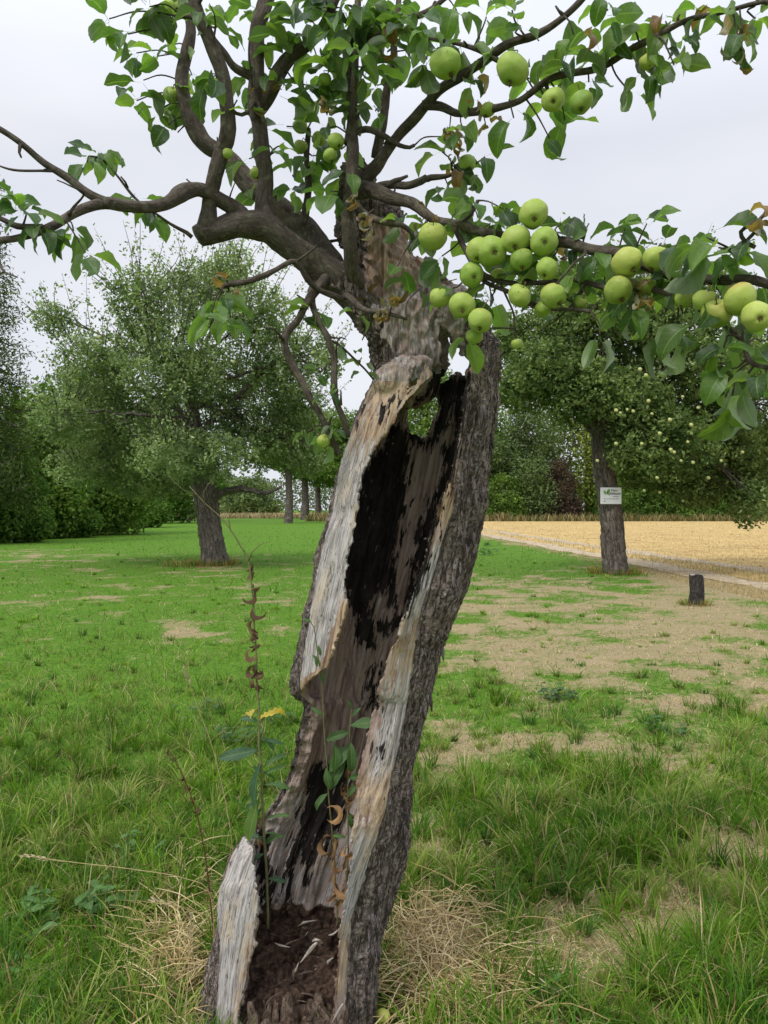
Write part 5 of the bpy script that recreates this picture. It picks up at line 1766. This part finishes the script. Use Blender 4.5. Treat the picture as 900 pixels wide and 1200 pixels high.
for k, (u_, v_, dpx, tilt, blush, lab) in enumerate(AP):
    d2 = (allu - u_) ** 2 + (allv - v_ + dpx * .5) ** 2
    j = int(np.argmin(d2))
    q = allp[j]
    Y = q[1] - .012 - (0.055 if dpx > 25 else -.01)
    r = dpx * Y / FP / 2 * .97
    c = P(u_, v_, Y)
    yel = R.uniform(0, 1)
    col = np.array([.25, .39, .060]) * (1 - yel) + np.array([.37, .47, .095]) * yel
    if k % 3 == 2:
        blush = max(blush, R.uniform(.1, .35))
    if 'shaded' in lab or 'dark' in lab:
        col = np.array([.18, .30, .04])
    if u_ > 700:
        col = col + [.06, .02, .01]
    ap = apple_mesh(r, 32, 22, k, R.uniform(.86, .98), col, blush).build('apple', M_apple)
    # axis: stalk end points up and away, blossom end (-z) down, tipped to the viewer by tilt
    a = R.uniform(-.5, .5)
    ap.rotation_euler = (-tilt - .15 if tilt >= .3 else R.uniform(-.2, .75), a if tilt >= .3 else R.uniform(-.6, .6), 0)
    ap.location = c
    ap['_at'] = [0, 0, 0]
    tag(ap, lab, 'apple', 'apples hanging on the hollow tree')
    b = Buf()
    from mathutils import Euler
    rot = np.array(ap.rotation_euler.to_matrix())
    end = rot.T @ (q[:3] - c) * .8
    tip = np.array([0, 0, r * 1.25])
    tube(b, [[0, 0, r * .55, .0016], [0, 0, r * .9, .0013], list(tip) + [.0013], list(tip * .4 + end * .6) + [.0014]] if np.linalg.norm(end) < .12 else [[0, 0, r * .55, .0016], [0, 0, r * .9, .0013], [0.002, 0, r * 1.3, .0015]], 6, .006)
    s = b.build('stalk', M_stalk, ap, (0, 0, 0))
    b = Buf()
    for t in range(5):
        an = t * 1.2566
        dd_ = np.array([math.cos(an), math.sin(an), -1.3])
        leafs(b, [[math.cos(an) * r * .05, math.sin(an) * r * .05, -r * .72]], [dd_], [[math.cos(an), math.sin(an), .6]], r * .28, .25, 1.0, .2, [[.13, .09, .04]], wav=0)
    b.build('calyx', M_drybrown, ap, (0, 0, 0))

ga = G(443, 1212)
ap = apple_mesh(.022, 28, 20, 77, .95, (.42, .45, .08), .1).build('apple', M_apple)
ap.location = (P(449, 1188, 2.2)[0], 2.2, .045)
ap.rotation_euler = (-1.2, .3, 0)
ap['_at'] = [0, 0, 0]
b = Buf()
tube(b, [[0, 0, .012, .0013], [0, 0, .024, .0012], [.003, 0, .03, .0012]], 6, .006)
b.build('stalk', M_stalk, ap, (0, 0, 0))
tag(ap, 'small yellow apple fallen in the straw at the foot of the hollow trunk', 'apple')

# ------------------------------------------------------------------ weeds in and around the trunk
PROF_TOOTH = (np.array([-.12, 0, .08, .13, .2, .27, .34, .42, .49, .57, .64, .72, .78, .86, .93, 1.0]),
              np.array([.03, .08, .55, .30, .85, .48, 1.05, .6, 1.1, .65, 1.0, .55, .8, .4, .35, .0]))
PROF_LONG = (np.linspace(-.05, 1.0, 14), np.array([.1, .3, .5, .7, .85, .95, 1, 1, .95, .88, .75, .55, .3, .0]))
M_stem = mat_flat('weed_stem', (.13, .15, .06), (.24, .20, .10), 60)
M_redstem = mat_flat('red_stem', (.10, .035, .025), (.17, .07, .045), 60)
M_straws = mat_flat('straw_stalk', (.38, .29, .13), (.52, .42, .22), 60)


def rows3(pts, r0, r1):
    n = len(pts)
    return [list(P(*p)) + [r0 + (r1 - r0) * i / (n - 1)] for i, p in enumerate(pts)]


def one_leaf(parent, name, u, v, Y, du, dv, dy, L, hw, bend, fold, col, nrm=(0, -.5, 1), prof=PROF_LONG, mat_=None, wav=.15, twist=0, label=None):
    b = Buf()
    leafs(b, [P(u, v, Y)], [[du, dy, -dv]], [nrm], L, hw, bend, fold, [col], prof, 7, wav, seed=int(u * 3 + v), twist=twist)
    o = b.build(name, mat_ or M_weed, parent, parent['_at'])
    if label: o['label'] = label
    return o


BG = (.045, .105, .055)
GR = (.075, .15, .045)
# tall wild lettuce rooted in the left of the hollow
at = P(314, 1080, 2.24)
w1 = empty('wild_lettuce', at, 'tall half-withered weed with green, yellow and brown leaves left of the hollow trunk', 'weed')
b = Buf()
tube(b, rows3([(314, 1088, 2.24), (312, 1020, 2.22), (308, 960, 2.18), (306, 900, 2.15), (303, 840, 2.13), (300, 770, 2.11), (297, 710, 2.1), (292, 660, 2.09), (282, 640, 2.08), (268, 618, 2.07), (256, 603, 2.07), (238, 588, 2.06), (222, 570, 2.06)], .0042, .0012), 8, .02, .15, wob=.004)
tube(b, rows3([(291, 658, 2.09), (296, 646, 2.08), (305, 638, 2.07), (318, 634, 2.06)], .0016, .0008), 6, .02)
tube(b, rows3([(270, 620, 2.07), (268, 608, 2.07), (269, 596, 2.07)], .0014, .0008), 6, .02)
tube(b, rows3([(240, 590, 2.06), (238, 578, 2.06), (245, 566, 2.06), (252, 558, 2.05)], .0012, .0006), 6, .02)
tube(b, rows3([(232, 580, 2.06), (216, 575, 2.06), (200, 560, 2.05), (196, 555, 2.05)], .0012, .0006), 6, .02)
b.build('stem', M_stem, w1, w1['_at'])
one_leaf(w1, 'leaf', 305, 878, 2.15, -1, .12, -.25, .105, .19, .25, .15, BG, (0, -.9, .6), PROF_TOOTH)
one_leaf(w1, 'leaf', 306, 892, 2.15, -.25, .9, -.2, .13, .14, .4, .5, BG, (-.7, -.7, .2), PROF_LONG)
one_leaf(w1, 'leaf', 304, 935, 2.16, -.35, 1, -.2, .125, .17, .35, .3, (.10, .17, .035), (-.5, -.8, .2), PROF_LONG, label='green leaf with a yellow brown rim')
one_leaf(w1, 'leaf', 307, 920, 2.16, 1, -.2, -.1, .08, .18, .9, .2, GR, (0, -.3, 1), PROF_TOOTH)
one_leaf(w1, 'leaf', 308, 900, 2.16, .8, -.7, .1, .07, .16, .7, .2, GR, (0, -.6, 1), PROF_TOOTH)
one_leaf(w1, 'leaf', 306, 868, 2.14, 1, .0, .1, .06, .15, .6, .2, BG, (0, -.6, 1), PROF_TOOTH)
one_leaf(w1, 'leaf', 304, 850, 2.13, .5, -.9, .1, .05, .15, .6, .2, GR, (0, -.6, 1), PROF_TOOTH)
one_leaf(w1, 'leaf', 311, 985, 2.2, .9, -.5, .0, .05, .2, .8, .2, GR, (0, -.5, 1), PROF_TOOTH)
one_leaf(w1, 'leaf', 312, 1030, 2.22, .9, -.1, -.1, .055, .2, .8, .2, BG, (0, -.5, 1), PROF_TOOTH)
one_leaf(w1, 'leaf', 310, 960, 2.18, .9, -.4, -.1, .07, .13, .8, .2, GR, (0, -.5, 1), PROF_TOOTH)
one_leaf(w1, 'yellow_leaf', 302, 846, 2.13, .8, -.85, -.15, .095, .15, 2.1, .5, (.60, .44, .06), (-.3, -.7, .8), PROF_TOOTH, None, .4)
one_leaf(w1, 'yellow_leaf', 301, 830, 2.13, -.7, .55, -.15, .062, .24, 1.5, .5, (.62, .48, .12), (-.2, -.9, .5), PROF_TOOTH, None, .5)
for q in range(16):
    v_ = R.uniform(845, 1000)
    one_leaf(w1, 'leaf', np.interp(v_, [840, 900, 1000], [303, 306, 310]), v_, np.interp(v_, [840, 1000], [2.13, 2.21]), R.choice([-1, 1]) * R.uniform(.4, 1), R.uniform(-.8, .7), R.uniform(-.4, .4), R.uniform(.03, .075), R.uniform(.12, .22), R.uniform(.4, 1.6), R.uniform(.1, .6), np.array(GR if q % 2 else BG) * R.uniform(.7, 1.3), (R.normal(0, .4), -.6, .8), PROF_TOOTH, None, .3)
for (u_, v_) in [(297, 700), (299, 718), (300, 732), (302, 748), (303, 758), (300, 772), (304, 785), (299, 795), (302, 808), (290, 806), (296, 690), (296, 762), (306, 790), (311, 970), (313, 990), (295, 680), (293, 668)]:
    one_leaf(w1, 'withered_leaf', 300 if v_ > 740 else 297, v_ - 6, 2.105 if v_ < 820 else 2.18, R.normal(0, .8), 1, -.4, R.uniform(.03, .055), .24, R.uniform(2, 5), .9, np.array((.17, .105, .06)) * R.uniform(.6, 1.2), R.normal(size=3), PROF_LONG, M_drybrown, .35, R.uniform(-2, 2))

# two weeds in the middle of the hollow
for base_, stem, r0, lab, leaves_, curls in [
    ((396, 1084, 2.26), [(396, 1086, 2.26), (392, 1020, 2.24), (388, 960, 2.22), (385, 920, 2.2), (380, 860, 2.17), (377, 800, 2.13), (373, 770, 2.10), (368, 735, 2.08), (362, 726, 2.07)], .0026,
     'slender green weed with curled brown lower leaves inside the hollow trunk, left of two',
     [(377, 800, .3, -.9, .03), (371, 768, -.2, 1, .03), (375, 780, -.3, -.9, .035), (372, 755, .4, .9, .03), (386, 905, .5, -1, .10), (387, 925, .3, -1, .09), (382, 900, .2, 1, .06), (384, 930, -1, .6, .06), (366, 730, -.8, -.6, .025), (388, 980, .9, -.3, .04), (379, 840, -.6, -.8, .04), (392, 870, .2, .9, .08)],
     [(385, 968), (384, 985), (390, 1000), (392, 1015), (393, 1030), (389, 1040), (396, 1062)]),
    ((405, 1082, 2.27), [(405, 1085, 2.27), (407, 1020, 2.22), (408, 960, 2.19), (408, 900, 2.17), (410, 860, 2.16), (413, 828, 2.15)], .0030,
     'weed with long curled brown lower leaves inside the hollow trunk, right of two',
     [(411, 850, 1, -.35, .085), (410, 858, -1, .1, .07), (411, 870, .1, .9, .085), (408, 912, 1, -.35, .085), (413, 832, -.3, -1, .03), (412, 840, .6, -.9, .035), (409, 950, .2, .9, .05), (408, 935, .3, -.9, .05)],
     [(405, 905), (405, 925), (412, 945), (410, 960), (418, 968), (408, 978), (413, 990), (406, 1000), (414, 1010), (409, 1020), (412, 1035), (404, 940), (407, 1045)])]:
    ww = empty('weed', P(*base_), lab, 'weed')
    b = Buf()
    tube(b, rows3(stem, r0, .0012), 7, .02, .15, wob=.003)
    b.build('stem', M_stem, ww, ww['_at'])
    for (u_, v_, du, dv, ln) in leaves_:
        one_leaf(ww, 'leaf', u_, v_, np.interp(-v_, [-1086, -900, -830, -720], [2.26, 2.17, 2.15, 2.07]) - .01, du, dv, -.45, ln, .19, R.uniform(.5, 1.2), R.uniform(.1, .5), np.array(GR) * R.uniform(.7, 1.1), (R.normal(0, .3), -.8, .7), PROF_LONG if ln > .05 else PROF_TOOTH)
    for (u_, v_) in curls:
        one_leaf(ww, 'curled_leaf', u_ + R.uniform(-4, 4), v_ - 8, 2.16 + (v_ - 900) * .0004, R.normal(0, .8), 1, -.3, R.uniform(.06, .11), .12, R.uniform(1.5, 6), .7, np.array((.42, .25, .12)) * R.uniform(.5, 1.15), R.normal(size=3), PROF_LONG, M_drybrown, .55, R.uniform(-5, 5))

# red-brown dock stalk and bent dry grass stalks
dk = empty('dock_stalk', P(254, 1150, 2.44), 'thin reddish brown dead stalk standing left of the trunk foot', 'weed')
b = Buf()
tube(b, rows3([(256, 1160, 2.44), (247, 1060, 2.42), (240, 1000, 2.4), (228, 945, 2.38), (210, 900, 2.36), (195, 875, 2.35)], .0028, .0011), 7, .02)
b.build('stem', M_redstem, dk, dk['_at'])
for (u_, v_) in [(197, 882), (201, 892), (205, 903), (214, 915), (216, 925), (222, 938), (230, 950), (226, 945), (236, 975)]:
    one_leaf(dk, 'withered_leaf', u_ + 2, v_ - 5, 2.36, R.normal(0, .5), 1, -.2, R.uniform(.015, .035), .25, R.uniform(1.5, 3.5), .5, (.11, .05, .035), R.normal(size=3), PROF_LONG, M_drybrown, .3)
for lab, pts in [('long pale grass stalk bent flat to the left near the trunk foot', [(262, 1185, 2.3), (252, 1120, 2.28), (246, 1048, 2.26), (215, 1029, 2.22), (150, 1018, 2.16), (90, 1011, 2.12), (30, 1003, 2.08)]),
                 ('upright arching pale grass stalk above the weathered spike', [(282, 1180, 2.5), (276, 1040, 2.48), (268, 960, 2.46), (250, 880, 2.44), (232, 830, 2.42), (216, 786, 2.4)]),
                 ('short pale stalk rising before the left straw', [(216, 1215, 2.05), (220, 1150, 2.05), (224, 1074, 2.05)]),
                 ('lower bent pale stalk pointing left under the long one', [(262, 1170, 2.4), (250, 1085, 2.38), (225, 1068, 2.34), (180, 1055, 2.3)])]:
    st = empty('grass_stalk', P(*pts[0]), lab, 'grass stalk')
    b = Buf()
    tube(b, rows3(pts, .0016, .0009), 6, .02, .1)
    b.build('stem', M_straws, st, st['_at'])
    b = Buf()
    e, f_ = P(*pts[-1]), P(*pts[-2])
    d = unit(e - f_)
    for t in range(16):
        leafs(b, [e - d * t * .004], [d + R.normal(0, .25, 3)], [R.normal(size=3)], .014, .2, .3, .3, [(.5, .42, .25)], wav=0)
    b.build('seed_head', M_straw, st, st['_at'])

# loose straw
b = Buf()


def straw_patch(cu_, cv_, su, sv, n, lmin, lmax, hmax):
    for _ in range(n):
        g_ = G(cu_ + R.normal() * su, cv_ + R.normal() * sv)
        if in_trunk(g_[0], g_[1]) and R.random() < .9:
            continue
        a = R.uniform(0, 6.28)
        L = R.uniform(lmin, lmax)
        h0, h1 = R.uniform(.005, hmax * .5), R.uniform(.005, hmax)
        p0 = g_ + [0, 0, h0]
        p2 = g_ + [math.cos(a) * L, math.sin(a) * L, h1]
        p1 = (p0 + p2) / 2 + R.normal(0, .012, 3) + [0, 0, .02]
        r = R.uniform(.0010, .0023)
        tube(b, [list(p0) + [r], list(p1) + [r], list(p2) + [r * .6]], 4, .04, col=STRAWS[R.integers(0, 4)] * R.uniform(.9, 1.4))


straw_patch(510, 1145, 38, 38, 1000, .08, .3, .10)
straw_patch(460, 1110, 25, 25, 120, .08, .22, .10)
straw_patch(212, 1140, 26, 55, 480, .08, .26, .12)
straw_patch(60, 1180, 45, 22, 90, .06, .2, .03)
straw_patch(600, 1120, 60, 40, 110, .06, .2, .03)
tag(b.build('straw', M_straw), 'dry golden straw lying round the foot of the hollow trunk', 'straw', kind='stuff')


# leafy weeds in the grass
def leafy(u, v, n, L, hgt, lab, col=GR, spread=.1, prof=PROF_LONG, hw=.28, group=None):
    g_ = G(u, v)
    ww = empty('leafy_weed', g_, lab, 'weed', group)
    bs, bl_ = Buf(), Buf()
    for k in range(max(2, n // 7)):
        o_ = R.normal(0, spread * .55, 2)
        hh = hgt * R.uniform(.6, 1.1)
        p0 = g_ + [o_[0], o_[1], -.005]
        p1 = p0 + [R.normal(0, .02), R.normal(0, .02), hh]
        bs = Buf()
        tube(bs, [list(p0) + [.002], list(p1) + [.001]], 5, .03)
        bs.build('stem', M_stem, ww, ww['_at'])
        m = 7
        t = np.linspace(.25, 1, m)[:, None]
        a = np.arange(m) * 2.4 + R.uniform(0, 6)
        d = np.c_[np.cos(a), np.sin(a), R.uniform(-.1, .7, m)]
        leafs(bl_, p0 + (p1 - p0) * t, d, np.c_[R.normal(0, .3, m), R.normal(0, .3, m), np.ones(m)], L * R.uniform(.7, 1.2, m), hw, R.uniform(.3, 1.1, m), .2, np.array([col]) * R.uniform(.75, 1.25, (m, 1)), prof, 5, .12)
    bl_.build('leaves', M_weed, ww, ww['_at'])


leafy(60, 1090, 60, .06, .13, 'nettle-like leafy weed at the lower left corner of the meadow', (.09, .19, .045), .12)
leafy(120, 1075, 60, .06, .13, 'nettle-like leafy weed between the corner one and the dry straw', (.08, .17, .045), .10)
leafy(155, 1010, 50, .05, .16, 'pale leafy weed under the bent grass stalk', (.09, .18, .05), .08)
leafy(5, 1160, 20, .05, .08, 'bright green weed at the bottom left corner', (.10, .24, .05), .05)
leafy(285, 870, 70, .045, .09, 'dark leafy clump in the grass behind the tall withered weed', (.05, .12, .03), .16)
leafy(330, 842, 50, .045, .07, 'dark leafy clump between the withered weed and the trunk', (.05, .12, .03), .12)
leafy(240, 832, 50, .04, .06, 'spreading dark clump left of the yellow leaves', (.06, .13, .035), .14)
leafy(650, 820, 60, .06, .10, 'dark green rosette in the dry patch right of the trunk', (.045, .10, .03), .12)
leafy(775, 855, 50, .05, .08, 'green leafy clump below the bare mound at the right', (.055, .13, .035), .12)
leafy(640, 1185, 30, .05, .07, 'broad-leaved weed in the straw at the bottom right of the trunk', (.07, .16, .04), .08)
leafy(575, 650, 60, .12, .22, 'dark bushy weed at the edge of the track behind the trunk', (.04, .09, .025), .5)
leafy(570, 640, 50, .12, .2, 'low dark weed just beyond the bushy one by the track', (.04, .09, .025), .4)

for o in list(D.objects):
    if '_at' in o:
        del o['_at']
